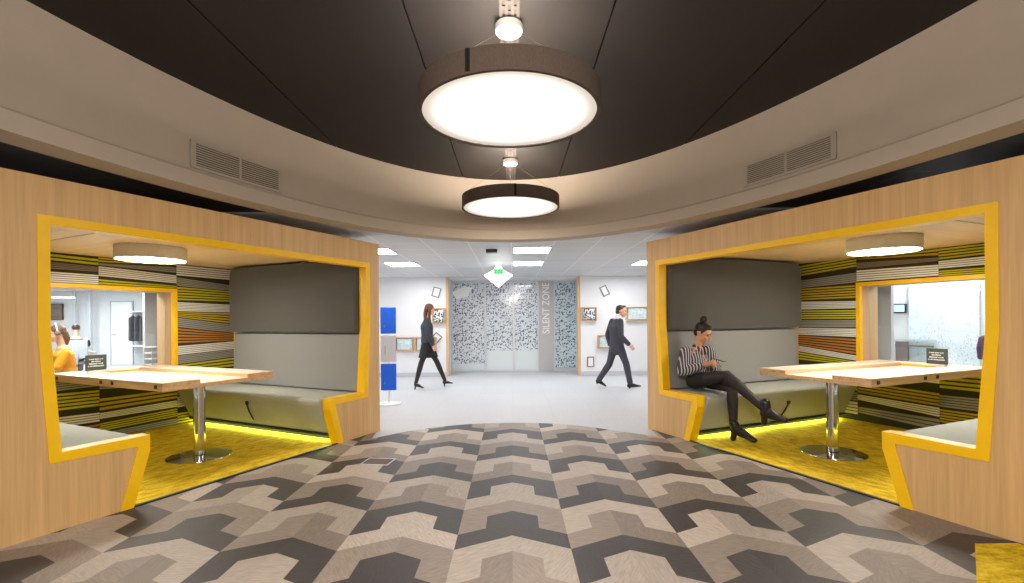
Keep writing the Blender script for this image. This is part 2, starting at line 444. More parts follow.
# ------------------------------------------------------------------ pendants, track, vents
def vent(th0, th1, z0, z1, name, label):
    N = 14
    def strip(t0, t1, za, zb, o0, o1):
        mb = MB(); vs = []
        for i in range(N + 1):
            th = t0 + (t1 - t0) * i / N
            for off, z in ((o0, za), (o1, za), (o1, zb), (o0, zb)):
                x, y = ell(th, off); vs.append((x, y, z))
        fs = [(0, 1, 2, 3), tuple(4 * N + k for k in (3, 2, 1, 0))]
        for i in range(N):
            for k in range(4):
                l = (k + 1) % 4; fs.append((i * 4 + k, i * 4 + l, i * 4 + 4 + l, i * 4 + 4 + k))
        return vs, fs
    r = empty(name, loc=(*ell((th0 + th1) / 2), z0)); inv = Matrix.Translation(-r.location)
    def put(nm, lst, m):
        mb = MB()
        for vs, fs in lst: mb.add([Vector(v) - r.location for v in vs], fs)
        return mb.build(nm, m, r)
    d = (th1 - th0); fw = .012 / 3.4
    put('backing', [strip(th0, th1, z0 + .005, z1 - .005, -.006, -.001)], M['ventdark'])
    put('frame', [strip(th0, th1, z0, z0 + .022, -.016, -.002), strip(th0, th1, z1 - .022, z1, -.016, -.002),
                  strip(th0, th0 + d * .045, z0, z1, -.016, -.002), strip(th1 - d * .045, th1, z0, z1, -.016, -.002),
                  strip((th0 + th1) / 2 - d * .012, (th0 + th1) / 2 + d * .012, z0, z1, -.014, -.002)], M['vent'])
    for k in range(9):
        z = z0 + .03 + k * (z1 - z0 - .05) / 9
        put('slat', [strip(th0 + d * .03, th1 - d * .03, z, z + .0095, -.012, -.003)], M['vent'])
    tag(r, label, 'air vent', 'louvred vents in the curved bulkhead')
vent(math.radians(136.5), math.radians(146.5), 2.575, 2.79, 'air_vent', 'louvred vent in the curved beige bulkhead above the empty booth')
vent(math.radians(33.0), math.radians(43.0), 2.585, 2.79, 'air_vent', 'louvred vent in the curved beige bulkhead above the booth with the seated woman')

def pendant(y, z0, label, seam_at, group='drum pendants under the dark oval ceiling'):
    r = empty('pendant_lamp', loc=(-.005, y, z0)); R = .548; Hh = .128
    MB().lathe([(R, 0), (R, Hh), (R - .006, Hh), (R - .006, .0), (R, 0)], n=96).build('drum_shade', M['shade'], r)
    MB().lathe([(R + .002, -.003), (R + .002, .008), (R - .02, .008), (R - .02, -.003), (R + .002, -.003)], n=96).build('bottom_rim', M['shade'], r)
    MB().box(seam_at[0] - .012, seam_at[0] + .012, -seam_at[1] - .004, -seam_at[1] + .0, .01, Hh).build('shade_seam', M['black'], r)
    MB().lathe([(R - .02, .004), (R - .02, .010), (.0, .012), (.0, .004)], n=96).build('diffuser', M['pend'], r)
    MB().lathe([(.011, .0), (.011, -.003), (.0, -.004)], c=(0, 0, .004), n=20).build('finial', M['white'], r)
    for a in (90, 210, 330):
        a = math.radians(a); MB().tube([(R * .98 * math.cos(a), R * .98 * math.sin(a), Hh), (.04 * math.cos(a), .04 * math.sin(a), 3.138 - z0)], [.0015, .0015], n=6).build('cable', M['track'], r)
    ho = MB().lathe([(.0, 3.138 - z0), (.076, 3.138 - z0), (.082, 3.144 - z0), (.082, 3.186 - z0), (.07, 3.190 - z0), (.0, 3.190 - z0)], n=40).build('canopy', M['canopy'], r)
    MB().lathe([(.0, .09), (.07, .09), (.07, .12), (.0, .12)], n=24).build('lamp_holder', M['uplight'], r)
    tag(r, label, 'pendant lamp', group)
def diffuser_mat():
    # lamp behind an opal sheet: brightest over the lamp, weaker towards the rim
    m = emis('pendant_diffuser', (1, .88, .77, 1), 1); t = NT(m); b = t.n['Principled BSDF']; b.inputs['Base Color'].default_value = (.25, .24, .22, 1)
    ln = t.new('ShaderNodeVectorMath', operation='LENGTH'); tc = t.new('ShaderNodeTexCoord'); t.l.new(tc.outputs['Object'], ln.inputs[0])
    q = t.math('DIVIDE', ln.outputs['Value'], .55); w = t.math('SUBTRACT', 1.0, t.math('MULTIPLY', q, q))
    t.put(b.inputs['Emission Strength'], t.math('ADD', .36, t.math('MULTIPLY', t.math('POWER', t.math('MAXIMUM', w, 0.0), 3.2), 14.0)))
    return m
M['pend'] = diffuser_mat()
M['uplight'] = emis('pendant_uplight', (1, .88, .76, 1), 130)
pendant(2.94, 2.632, 'large drum pendant with black fabric side, the bigger and nearer of the two', (-.21, .507))
pendant(5.43, 2.642, 'smaller-looking drum pendant hanging behind the other one near the oval end', (.05, -.0 + .546))
# perforated track along the ceiling centre
t = MB(); tr = empty('cable_track', loc=(0, 2.5, 3.1915))
def track():
    mb = MB(); y0, y1 = -4.5, 3.72
    mb.box(-.058, .058, y0, y1, .009, .012)
    for s in (-1, 1): mb.box(s * .058 - .003, s * .058 + .003, y0, y1, 0, .012)
    mb.build('track_channel', M['ventdark'], tr)
    mb = MB(); xs = [(-.055, -.042), (-.026, -.010), (.010, .026), (.042, .055)]
    for a, b in xs: mb.box(a, b, y0, y1, .0, .002)
    y = y0; k = 0
    while y < y1 - .1:
        for c, (a, b) in enumerate(((-.042, -.026), (-.010, .010), (.026, .042))):
            o = .045 if c % 2 else 0
            mb.box(a, b, y + o, y + o + .03, 0, .002)
        y += .09
    mb.build('perforated_cover', M['track'], tr)
track(); tag(tr, 'grey perforated metal track running along the middle of the dark ceiling', 'track')

# ------------------------------------------------------------------ booths
def frame_matrix(F, N):
    u = (N - F).normalized(); sg = -1 if F.x < 0 else 1
    n = Vector((u.y, -u.x))
    if n.x * sg < 0: n = -n
    X = u * sg
    return Matrix(((X.x, n.x, 0, F.x), (X.y, n.y, 0, F.y), (0, 0, 1, 0), (0, 0, 0, 1)))
CARPET_YC = None

class Pod:
    def __init__(s, F, N, c, k, sg):
        s.M = frame_matrix(F, N); s.c, s.k, s.sg = c, k, sg; s.A = 2 * c + .05
    def sub(s, name, a, t, z, rot=0):
        """an Empty in the booth's frame"""
        return empty(name, s.M @ Matrix.Translation((s.sg * a, t, z)) @ Matrix.Rotation(rot, 4, 'Z'))
    def P(s, a, t, z): return s.M @ Vector((s.sg * a, t, z))
    def V(s, a, t, z): return (s.M.to_3x3() @ Vector((s.sg * a, t, z)))

W_TOP, W_BOT = 1.835, .775
def booth(p, bands, label, ceil_seam):
    A, c, k, sg = p.A, p.c, p.k, p.sg
    r = p.sub('meeting_booth', 0, 0, 0)
    X = lambda a: sg * a
    def prof(pts):  # half profile (offset from centre, z), far side first
        far = [(c - d * k, z) for d, z in pts]; near = [(c + d * k, z) for d, z in pts]
        return far, near
    out = [(1.105, 0), (.985, .452), (1.508, .460), (1.560, 1.300), (1.560, 2.092)]
    inn = [(1.020, 0), (.905, .405), (.905, .525), (1.442, .525), (1.495, 1.300), (1.495, 2.032)]
    fo, no = prof(out); fi, ni = prof(inn)
    # front panel: two legs and a header, cut round the opening
    def flat(mb, pts, y0, y1, m=0): mb.prism([(X(a), z) for a, z in pts], 'y', y0, y1, m)
    mb = MB()
    flat(mb, [(0, 0)] + [fo[0], fo[1], fo[2]] + [(0, .46)], 0, .04)
    flat(mb, [(0, .46), fo[2], fo[3], fo[4], (0, 2.092)], 0, .04)
    flat(mb, [(A, 0)] + [no[0], no[1], no[2]] + [(A, .46)], 0, .04)
    flat(mb, [(A, .46), no[2], no[3], no[4], (A, 2.092)], 0, .04)
    flat(mb, [(0, 2.092), (A, 2.092), (A, 2.345), (0, 2.345)], 0, .04)
    mb.build('front_panel', M['oak'], r)
    # yellow frame round the opening, .11 deep
    mb = MB(); y0, y1 = -.008, .105
    for o_, i_ in ((fo, fi), (no, ni)):
        flat(mb, [o_[0], i_[0], i_[1], o_[1]], y0, y1)
        flat(mb, [o_[1], i_[1], i_[2], (i_[2][0] + (o_[1][0] - i_[1][0]) * 0, i_[2][1])], y0, y1) if False else None
        flat(mb, [o_[1], i_[1], i_[2], i_[3], o_[2]], y0, y1)
        flat(mb, [o_[2], i_[3], i_[4], o_[3]], y0, y1)
        flat(mb, [o_[3], i_[4], i_[5], o_[4]], y0, y1)
    flat(mb, [fo[4], fi[5], ni[5], no[4]], y0, y1)
    mb.build('opening_frame', M['yellow'], r)
    # shell
    MB().box(X(0), X(.035), .041, 2.79, 0, 2.345).build('side_wall', M['oak'], r)
    MB().box(X(A - .035), X(A), .041, 2.79, 0, 2.345).build('side_wall', M['oak'], r)
    sa = ceil_seam
    MB().box(X(.036), X(sa - .008), .041, 2.745, 2.17, 2.33).build('ceiling_panel', M['oak_ceil'], r)
    MB().box(X(sa + .008), X(A - .036), .041, 2.745, 2.17, 2.33).build('ceiling_panel', M['oak_ceil'], r)
    MB().box(X(.036), X(A - .036), .041, 2.79, 2.3305, 2.345).build('roof_panel', M['oak'], r)
    wa0, wa1 = c - .885 * k, c + .885 * k
    mb = MB()
    mb.box(X(.036), X(wa0), 2.75, 2.79, 0, 2.345); mb.box(X(wa1), X(A - .036), 2.75, 2.79, 0, 2.345)
    mb.box(X(wa0), X(wa1), 2.75, 2.79, 0, W_BOT); mb.box(X(wa0), X(wa1), 2.75, 2.79, W_TOP, 2.345)
    rw = mb.build('rear_wall', M['felt'], r)
    # striped acoustic panels, one part for each panel
    seams = [.036, wa0 + .004, c, wa1 - .004, A - .036]
    for i, pb in enumerate(bands):
      a0, a1 = seams[i] + .002, seams[i + 1] - .002
      for sel in ((lambda z: True,) if i in (0, 3) else (lambda z: z > 1.3, lambda z: z < 1.3)):
        mb = MB()
        for (z0t, z0b, z1t, z1b, mi, n) in [b_ for b_ in pb if sel(b_[0])]:   # heights at a0 and at a1
            for q in range(n):
                f0, f1 = (q + (.22 if mi in (2, 3, 4) else .14)) / n, (q + (.80 if mi in (2, 3, 4) else .88)) / n
                za, zb = z0t + (z0b - z0t) * f0, z0t + (z0b - z0t) * f1
                zc, zd = z1t + (z1b - z1t) * f0, z1t + (z1b - z1t) * f1
                vs = []
                for y in (2.7445, 2.7498): vs += [(X(a0), y, za), (X(a1), y, zc), (X(a1), y, zd), (X(a0), y, zb)]
                mb.add(vs, [(0, 1, 2, 3), (4, 7, 6, 5), (0, 4, 5, 1), (1, 5, 6, 2), (2, 6, 7, 3), (3, 7, 4, 0)], mi)
        mb.build('striped_panel', STRIPES, r)
    # rear window: yellow face, pale oak reveal, glass
    fw = .045
    mb = MB()
    mb.box(X(wa0), X(wa0 + fw), 2.735, 2.80, W_BOT, W_TOP); mb.box(X(wa1 - fw), X(wa1), 2.735, 2.80, W_BOT, W_TOP)
    mb.box(X(wa0 + fw), X(wa1 - fw), 2.735, 2.80, W_TOP - fw, W_TOP); mb.box(X(wa0 + fw), X(wa1 - fw), 2.735, 2.80, W_BOT, W_BOT + .03)
    mb.build('window_frame', M['yellow'], r)
    mb = MB()
    mb.box(X(wa0 + .02), X(wa0 + fw + .002), 2.801, 3.12, W_BOT, W_TOP); mb.box(X(wa1 - fw - .002), X(wa1 - .02), 2.801, 3.12, W_BOT, W_TOP)
    mb.box(X(wa0 + fw), X(wa1 - fw), 2.801, 3.12, W_TOP - fw - .002, W_TOP - .02); mb.box(X(wa0 + fw), X(wa1 - fw), 2.801, 3.12, W_BOT, W_BOT + .032)
    mb.build('window_reveal', M['oak_trim'], r)
    MB().box(X(wa0 + fw), X(wa1 - fw), 2.93, 2.938, W_BOT + .03, W_TOP - fw).build('window_pane', M['pane'], r)
    # carpet and threshold inside
    mb = MB().box(X(.036), X(A - .036), .112, 2.748, .0045, .014); mb.prism([(X(fi[0][0]), .02), (X(ni[0][0]), .02), (X(ni[0][0]), .112), (X(fi[0][0]), .112)], 'z', .0045, .014)
    mb.build('carpet_inlay', M['ycarpet'], r)
    MB().box(X(fi[0][0] + .002), X(ni[0][0] - .002), -.012, .019, .0045, .016).build('threshold_strip', M['threshold'], r)
    tag(r, label, 'meeting booth', 'oak booths with yellow-edged openings')

def bench(p, far, label, strap):
    A, c, k, sg = p.A, p.c, p.k, p.sg
    X = (lambda a: sg * a) if far else (lambda a: -sg * a)
    r = p.sub('upholstered_bench', 0 if far else A, .113, .0155)
    L = 2.60
    kk = (c - .905 * k) - .835      # follow the booth's own proportions
    # seat block: (a, z) profile with rounded nose, swept along t
    pr = [(.04, .09), (.71, .09), (.72, .10), (.868, .43), (.879, .468), (.872, .488), (.848, .499), (.60, .504), (.45, .503), (.27, .496), (.04, .496)]
    pr = [(a + kk * (a > .3), z) for a, z in pr]
    MB().prism([(X(a), z) for a, z in pr], 'y', 0, L).build('seat', M['seat_fabric'], r, .006, 2)
    MB().box(X(.06), X(.60), .03, L - .02, 0, .062).build('plinth', M['black'], r)
    MB().box(X(.05), X(.735 + kk), .004, L - .004, .064, .086).build('base_trim', M['trimdark'], r)
    MB().box(X(.63), X(.66), .06, L - .05, .056, .0625).build('led_strip', M['strip'], r)
    # light grey back and charcoal headrest
    pb = [(.05, .508), (.265, .508), (.262, .62), (.235, 1.10), (.232, 1.195), (.215, 1.212), (.05, 1.212)]
    MB().prism([(X(a), z) for a, z in pb], 'y', .003, 2.33).build('backrest', M['grey_fabric'], r, .02, 3)
    def rr(t0, t1, z0, z1, rad, n=8):
        pts = [(t0, z0)]
        for cx, cz, a0 in ((t1 - rad, z0 + rad, -90), (t1 - rad, z1 - rad, 0)):
            for i in range(n + 1):
                a = math.radians(a0 + 90 * i / n); pts.append((cx + rad * math.cos(a), cz + rad * math.sin(a)))
        return pts + [(t0, z1)]
    hb = rr(.003, 2.37, 1.222, 2.135, .13)
    a0, a1 = sorted((X(.05), X(.29)))
    mb = MB().prism(hb, 'x', a0, a1); mb.build('headrest', M['dark_fabric'], r, .03, 4)
    if strap:
        xs = lambda z: .872 + kk - max(0, (.40 - z)) * .53
        z0, z1 = strap[1], strap[2]; t0, t1 = strap[0], strap[3]
        MB().obox((X(xs(z0) + .008), t0, z0), (.006, 0, 0), (0, .028, 0), (0, 0, .02)).build('power_socket', M['black_plastic'], r, .003)
        mb = MB().tube([(X(xs(z0) + .016), t0, z0), (X(xs((z0 + z1) / 2) + .022), (t0 * .45 + t1 * .55), (z0 + z1) / 2), (X(xs(z1) + .014), t1, z1)], [.009, .010, .008], n=10)
        mb.build('power_cable', M['black_plastic'], r)
    tag(r, label, 'bench', 'upholstered benches inside the booths')

M['felt'] = mat('dark_olive_felt', lin(64, 60, 42), .95, noise=.1, nscale=60, spec=.1)
M['threshold'] = mat('dark_threshold', lin(58, 54, 52), .4)
M['trimdark'] = mat('dark_base_trim', lin(44, 44, 36), .5)
STRIPES = [mat('stripe_white', lin(226, 224, 214), .9), mat('stripe_grey', lin(150, 148, 138), .9), mat('stripe_yellow', lin(192, 186, 26), .9),
           mat('stripe_orange', lin(178, 120, 50), .9), mat('stripe_gold', lin(190, 168, 24), .9), mat('stripe_taupe', lin(132, 118, 98), .9)]
WH, GR, YE, OR, GO, TA = range(6)
def zL(y): return 2.203 - (255 + y / 4.857 - 264.5) * .01416 - .03
def B(z0t, z0b, z1t, z1b, m, n): return (z0t, z0b, z1t, z1b, m, n)
def BL(r0, r1, l0, l1, m, n): return (zL(r0), zL(r1), zL(l0), zL(l1), m, n)    # at the bench end, then at the window
lo = [B(.70, .62, .70, .62, GR, 4), B(.60, .54, .62, .52, OR, 3), B(.52, .40, .50, .40, GR, 5), B(.385, .24, .385, .24, WH, 5), B(.15, .02, .17, .02, YE, 4)]
left_bands = [
    [BL(50, 103, 50, 100, WH, 5), BL(130, 158, 108, 148, GR, 5), BL(158, 215, 150, 215, YE, 5), BL(228, 268, 222, 265, WH, 6),
     BL(268, 328, 268, 292, GO, 4), BL(330, 372, 294, 338, GR, 5), BL(375, 412, 340, 415, OR, 5), BL(415, 455, 425, 468, WH, 5), BL(456, 495, 470, 510, GR, 5), BL(496, 545, 512, 548, YE, 3)] + lo,
    [B(2.16, 2.15, 2.17, 2.10, GO, 2), B(2.13, 2.05, 2.09, 2.07, GR, 3), B(2.02, 1.91, 2.06, 1.94, WH, 5), B(1.88, 1.84, 1.91, 1.84, YE, 2),
     B(.72, .55, .72, .60, GR, 5), B(.50, .36, .50, .34, GO, 3), B(.34, .25, .32, .25, WH, 4), B(.235, .12, .20, .10, YE, 4), B(.10, .02, .08, .02, GR, 3)],
    [B(2.15, 2.06, 2.165, 2.09, YE, 2), B(2.05, 1.99, 2.08, 1.98, TA, 4), B(1.955, 1.84, 1.96, 1.84, WH, 5),
     B(.74, .64, .72, .62, GR, 4), B(.60, .40, .62, .42, YE, 5), B(.33, .22, .36, .24, WH, 4), B(.20, .04, .20, .08, OR, 4)],
    [B(2.16, 1.98, 2.16, 2.0, YE, 4), B(1.96, 1.80, 1.97, 1.82, GR, 5), B(1.78, 1.60, 1.78, 1.62, WH, 6), B(1.58, 1.40, 1.58, 1.36, OR, 5), B(1.36, 1.20, 1.33, 1.22, GR, 5),
     B(1.18, 1.0, 1.2, 1.0, YE, 5), B(.98, .8, .98, .82, WH, 5), B(.78, .55, .78, .6, GO, 4), B(.5, .3, .56, .3, GR, 5), B(.28, .02, .28, .02, OR, 4)]]
def zR(y): return 2.17 - (y - 56) * .00285
def BR(l0, l1, r0, r1, m, n): return (zR(l0), zR(l1), zR(r0), zR(r1), m, n)
right_bands = [
    [BR(65, 122, 48, 100, YE, 4), BR(142, 182, 126, 172, GR, 5), BR(182, 245, 182, 245, GO, 5), BR(250, 292, 258, 292, WH, 5), BR(294, 342, 298, 342, YE, 4), BR(346, 385, 346, 380, GR, 5),
     BR(386, 422, 386, 426, WH, 5), BR(424, 478, 432, 508, OR, 5), BR(478, 508, 512, 536, WH, 4), BR(510, 552, 540, 560, YE, 3)] +
    [B(.70, .62, .70, .60, GR, 4), B(.56, .42, .58, .40, YE, 4), B(.39, .28, .385, .27, GR, 4), B(.26, .09, .26, .09, WH, 4)],
    [B(2.16, 2.14, 2.165, 2.08, GO, 2), B(2.10, 2.02, 2.06, 2.02, TA, 4), B(2.0, 1.85, 1.98, 1.85, WH, 5), B(.72, .62, .74, .60, WH, 3), B(.54, .38, .50, .34, GO, 4), B(.36, .29, .33, .22, WH, 4), B(.20, .12, .20, .06, GR, 3)],
    [B(2.165, 2.03, 2.165, 2.05, YE, 4), B(2.02, 1.93, 2.03, 1.93, WH, 4), B(1.91, 1.84, 1.9, 1.84, YE, 3), B(.74, .55, .74, .55, YE, 4), B(.48, .34, .50, .34, GR, 5), B(.32, .16, .32, .14, GO, 5), B(.14, .04, .12, .04, WH, 3)],
    [B(2.16, 1.98, 2.16, 2.0, GR, 5), B(1.96, 1.80, 1.97, 1.82, YE, 4), B(1.78, 1.60, 1.78, 1.62, WH, 6), B(1.58, 1.40, 1.58, 1.36, GO, 5), B(1.36, 1.20, 1.33, 1.22, WH, 5),
     B(1.18, 1.0, 1.2, 1.0, OR, 5), B(.98, .8, .98, .82, GR, 5), B(.78, .55, .78, .6, YE, 4), B(.5, .3, .56, .3, WH, 5), B(.28, .02, .28, .02, YE, 4)]]

PL = Pod(LF, LN, 1.705, .985, -1); PR = Pod(RF, RN, 1.752, 1.015, 1)
booth(PL, left_bands, 'oak booth with a yellow-edged opening and nobody sitting inside it', 2.50)
booth(PR, right_bands, 'oak booth with a yellow-edged opening and a woman sitting inside it', 2.70)
bench(PL, True, 'grey bench with tall charcoal headrest at the far end of the empty booth', (1.21, .385, .16, 1.25))
bench(PL, False, 'grey bench at the near end of the empty booth, only its pale seat showing', None)
bench(PR, True, 'grey bench with tall charcoal headrest that the seated woman sits on', (1.33, .335, .13, 1.30))
bench(PR, False, 'pale bench facing the seated woman across the table, only its seat showing', None)

def table(p, a0, a1, t0, ztop, label):
    sg = p.sg; ac = p.c - .035; tc = .905
    r = p.sub('folding_table', ac, tc, .0155); X = lambda a: sg * (a - ac); T = lambda t: t - tc
    zt = ztop - .0155; th = .038
    t1 = 2.70
    def board(x0, x1, y0, y1, z0, z1, name):
        mb = MB(); x0, x1 = sorted((X(x0), X(x1)))
        mb.box(x0, x1, y0, y1, z0, z1)
        o = mb.build(name, [M['oak_table'], M['oak_edge']], r, .003, 2)
        for pl in o.data.polygons: pl.material_index = 0 if abs(pl.normal.z) > .9 else 1
        return o
    board(a0, a1, T(t0), T(t1), zt - 2 * th - .002, zt - th - .002, 'tabletop')
    w = .345
    leaves = []
    for s, (x0, x1) in ((0, (a1 - w, a1)), (1, (a0, a0 + .31))):
        tm = 1.60
        for y0, y1 in ((t0, tm - .003), (tm + .003, t1)):
            lf = board(x0, x1, T(y0), T(y1), zt - th, zt, 'folding_leaf')
            xo = x1 if s == 0 else x0; d = 1 if s == 0 else -1
            for yy in (y0 + .10, y1 - .10):
                h = MB().box(min(X(xo), X(xo + d * .004)), max(X(xo), X(xo + d * .004)), T(yy) - .022, T(yy) + .022, zt - th - .018, zt - th + .016).build('hinge', M['black_plastic'], lf)
                xi = x0 if s == 0 else x1
                MB().box(min(X(xi - .05), X(xi + .03)), max(X(xi - .05), X(xi + .03)), T(yy) - .012, T(yy) + .012, zt + .0005, zt + .002).build('hinge', M['black_plastic'], lf) if s == 1 and False else None
    MB().lathe([(.0, .022), (.054, .022), (.054, zt - 2 * th - .012), (.0, zt - 2 * th - .012)], n=40).build('column', M['steel'], r)
    MB().box(-.16, .16, -.16, .16, zt - 2 * th - .011, zt - 2 * th - .003).build('mounting_plate', M['black_plastic'], r)
    MB().lathe([(.0, 0), (.288, 0), (.292, .004), (.290, .010), (.20, .014), (.07, .018), (.0, .018)], n=64).build('base_plate', M['steel'], r)
    tag(r, label, 'table', 'folding tables in the booths')
    return r
TZ = .829
table(PL, 1.00, 2.15, .66, TZ, 'pale oak folding table on a chrome pedestal in the empty booth')
table(PR, 1.08, 2.22, .66, TZ, 'pale oak folding table on a chrome pedestal facing the seated woman')

def ceiling_lamp(p, a, t, label):
    r = p.sub('drum_ceiling_lamp', a, t, 2.17); R = .31; h = .135
    MB().lathe([(.0, -.002), (R, -.002), (R, -h), (R - .012, -h), (R - .012, -h + .02), (.0, -h + .02)], n=64).build('lamp_shade', M['grey_shade'], r)
    MB().lathe([(R - .013, -h + .016), (R - .013, -h + .003), (.0, -h + .001)], n=64).build('diffuser', M['pod_led'], r)
    tag(r, label, 'ceiling lamp', 'drum ceiling lamps in the booths')
M['pod_led'] = emis('booth_lamp', (1, .95, .86, 1), 31)
ceiling_lamp(PL, 1.81, 1.46, 'round taupe lamp on the ceiling of the empty booth')
ceiling_lamp(PR, 1.93, 1.38, 'round taupe lamp on the ceiling of the booth with the seated woman')

SGL = SGR = 1.80
def table_sign(p, a, t, rot, label):
    r = p.sub('table_sign', a, t, TZ + .001, rot)
    MB().box(-.085, .085, -.028, .028, 0, .012).build('sign_base', M['oak_table'], r)
    pr = [(-.108, .012), (.108, .012), (.108, .188), (-.108, .188)]
    MB().prism(pr, 'y', -.006, .006).build('sign_plate', M['tabsign'], r, .004)
    mb = MB(); rn = random.Random(3)
    for row, (z, w) in enumerate(((.140, .15), (.114, .10), (.088, .15), (.062, .17))):
        x = -w / 2
        while x < w / 2 - .008:
            l = rn.choice((.006, .008, .010))
            mb.box(x, x + l, -.0075, -.0062, z - .006, z + .006 if rn.random() > .4 else z + .003)
            x += l + (.003 if rn.random() > .22 else .009)
    mb.build('sign_text', M['signtext'], r)
    tag(r, label, 'sign', 'dark signs on the booth tables')
table_sign(PL, SGL, 2.60, math.radians(8), 'small dark sign with four white lines on the table of the empty booth')
table_sign(PR, SGR, 2.60, math.radians(-8), 'small dark sign with four white lines on the table facing the seated woman')

# yellow carpet corner beside the booth, floor box in the geometric carpet
yc = MB().prism([(2.781, 2.895), (3.04, 2.90), (3.095, 2.74), (3.9, 2.5), (3.9, 1.6), (1.56, 1.6)], 'z', .0045, .008).build('carpet_inset', M['ycarpet'])
tag(yc, 'yellow carpet corner inlaid in the geometric carpet in front of the occupied booth', 'carpet')
M['lid'] = mat('carpeted_lid', lin(112, 101, 94), .9, noise=.15, nscale=80)
fb = empty('floor_box', loc=(-1.32, 4.70, .0045))
mb = MB()
mb.box(-.14, .14, -.11, -.095, 0, .004); mb.box(-.14, .14, .095, .11, 0, .004); mb.box(-.14, -.128, -.095, .095, 0, .004); mb.box(.128, .14, -.095, .095, 0, .004)
mb.build('rim', M['alu'], fb); MB().box(-.127, .127, -.094, .094, 0, .002).build('lid', M['lid'], fb)
tag(fb, 'metal-rimmed floor outlet box set in the geometric carpet', 'floor outlet'); fb.rotation_euler.z = math.radians(-8)

# ------------------------------------------------------------------ far zone
GY = 12.9; WY = 11.85
mb = MB().box(-8.85, -1.63, WY, WY + .12, 0, 2.45); struct(mb.build('wall_left', M['white_wall']))
mb = MB().box(1.69, 11, WY, WY + .12, 0, 2.45); struct(mb.build('wall_right', M['white_wall']))
struct(MB().box(-1.75, -1.63, WY + .12, GY + .05, 0, 2.45).build('wall_return', M['white_wall']))
struct(MB().box(1.69 + .06, 1.87, WY + .12, GY + .05, 0, 2.45).build('wall_return', M['white_wall']))
struct(MB().box(-1.628, -1.565, WY - .012, WY + .135, 0, 2.445).build('trim_3', M['oak_trim']))
struct(MB().box(1.622, 1.688, WY - .012, WY + .135, 0, 2.445).build('trim_4', M['oak_trim']))
struct(MB().box(-8.85, -1.64, WY - .014, WY - .001, 0, .10).build('baseboard_left', M['skirting']))
struct(MB().box(1.70, 11, WY - .014, WY - .001, 0, .10).build('baseboard_right', M['skirting']))
struct(MB().box(-1.56, 1.62, WY + .14, GY + .2, 2.425, 2.449).build('ceiling_bulkhead', M['white_wall']))
# room behind the glass
struct(MB().box(-4, 4, 16.0, 16.1, 0, 2.45).build('wall_far', M['white_wall']))

def glass_unit(name, x0, x1, label, pat, zlo, door=False, cat='glass panel', reflection=False):
    r = empty(name, loc=((x0 + x1) / 2, GY, 0)); w = (x1 - x0) / 2; z1 = 2.422; e = .028
    mb = MB()
    mb.box(-w, -w + e, -.03, .03, 0, z1); mb.box(w - e, w, -.03, .03, 0, z1)
    mb.box(-w + e, w - e, -.03, .03, z1 - .05, z1); mb.box(-w + e, w - e, -.03, .03, 0, .06)
    mb.build('frame', M['alu'], r)
    MB().box(-w + e, w - e, -.008, .008, zlo, z1 - .05).build('patterned_pane', M[pat], r)
    if zlo > .1: MB().box(-w + e, w - e, -.008, .008, .06, zlo - .002).build('frosted_pane', M['frost'], r)
    if door: MB().tube([(w - .07, -.05, .95), (w - .07, -.05, 1.15)], [.01, .01], n=8).build('handle', M['steel'], r)
    if reflection: MB().prism([(-.44, 2.14), (-.10, 2.30), (.12, 2.26), (-.02, 2.02), (-.32, 1.95)], 'y', -.011, -.0085).build('white_reflection', M['paper'], r)  # reflection in the glass, painted as a flat white shape
    tag(r, label, cat, 'glass bays of the quiet room front')
glass_unit('glass_partition', -1.62, -.715, 'wide frosted glass bay with a dark speckled pattern behind the walking woman', 'film', .22, reflection=True)
glass_unit('glass_door', -.712, .040, 'speckled frosted glass door beneath the exit sign', 'film', .56, True, 'glass door')
glass_unit('glass_door', .043, .715, 'speckled frosted glass door next to the grey lettered panel', 'film', .56, True, 'glass door')
glass_unit('glass_partition', 1.125, 1.745, 'bluish speckled glass bay between the lettered panel and the oak post', 'film_teal', .10)
sp = empty('sign_panel', loc=(.92, GY, 0))
MB().box(-.198, .198, -.03, .03, 0, 2.422).build('panel_board', M['signpanel'], sp)
def text_mesh(name, s, size, m, parent, Mx, ext=.004):
    cu = bpy.data.curves.new(name, 'FONT'); cu.body = s; cu.size = size; cu.extrude = ext; cu.align_x = 'CENTER'; cu.align_y = 'CENTER'
    to = bpy.data.objects.new(name + '_curve', cu); COL.objects.link(to)
    dg = bpy.context.evaluated_depsgraph_get(); me = bpy.data.meshes.new_from_object(to.evaluated_get(dg))
    bpy.data.objects.remove(to); bpy.data.curves.remove(cu)
    me.name = name; me.materials.clear(); me.materials.append(m)
    o = bpy.data.objects.new(name, me); COL.objects.link(o); o.parent = parent; o.matrix_local = Mx; return o
# text reads bottom to top, facing the camera (-Y)
TR = Matrix(((0, -1, 0, .0), (0, 0, -1, -.034), (.83, 0, 0, 1.69), (0, 0, 0, 1)))
text_mesh('lettering', 'SILENT ZONE', .27, M['greytext'], sp, TR)
tag(sp, 'grey panel with SILENT ZONE in pale upright letters between the glass bays', 'sign')

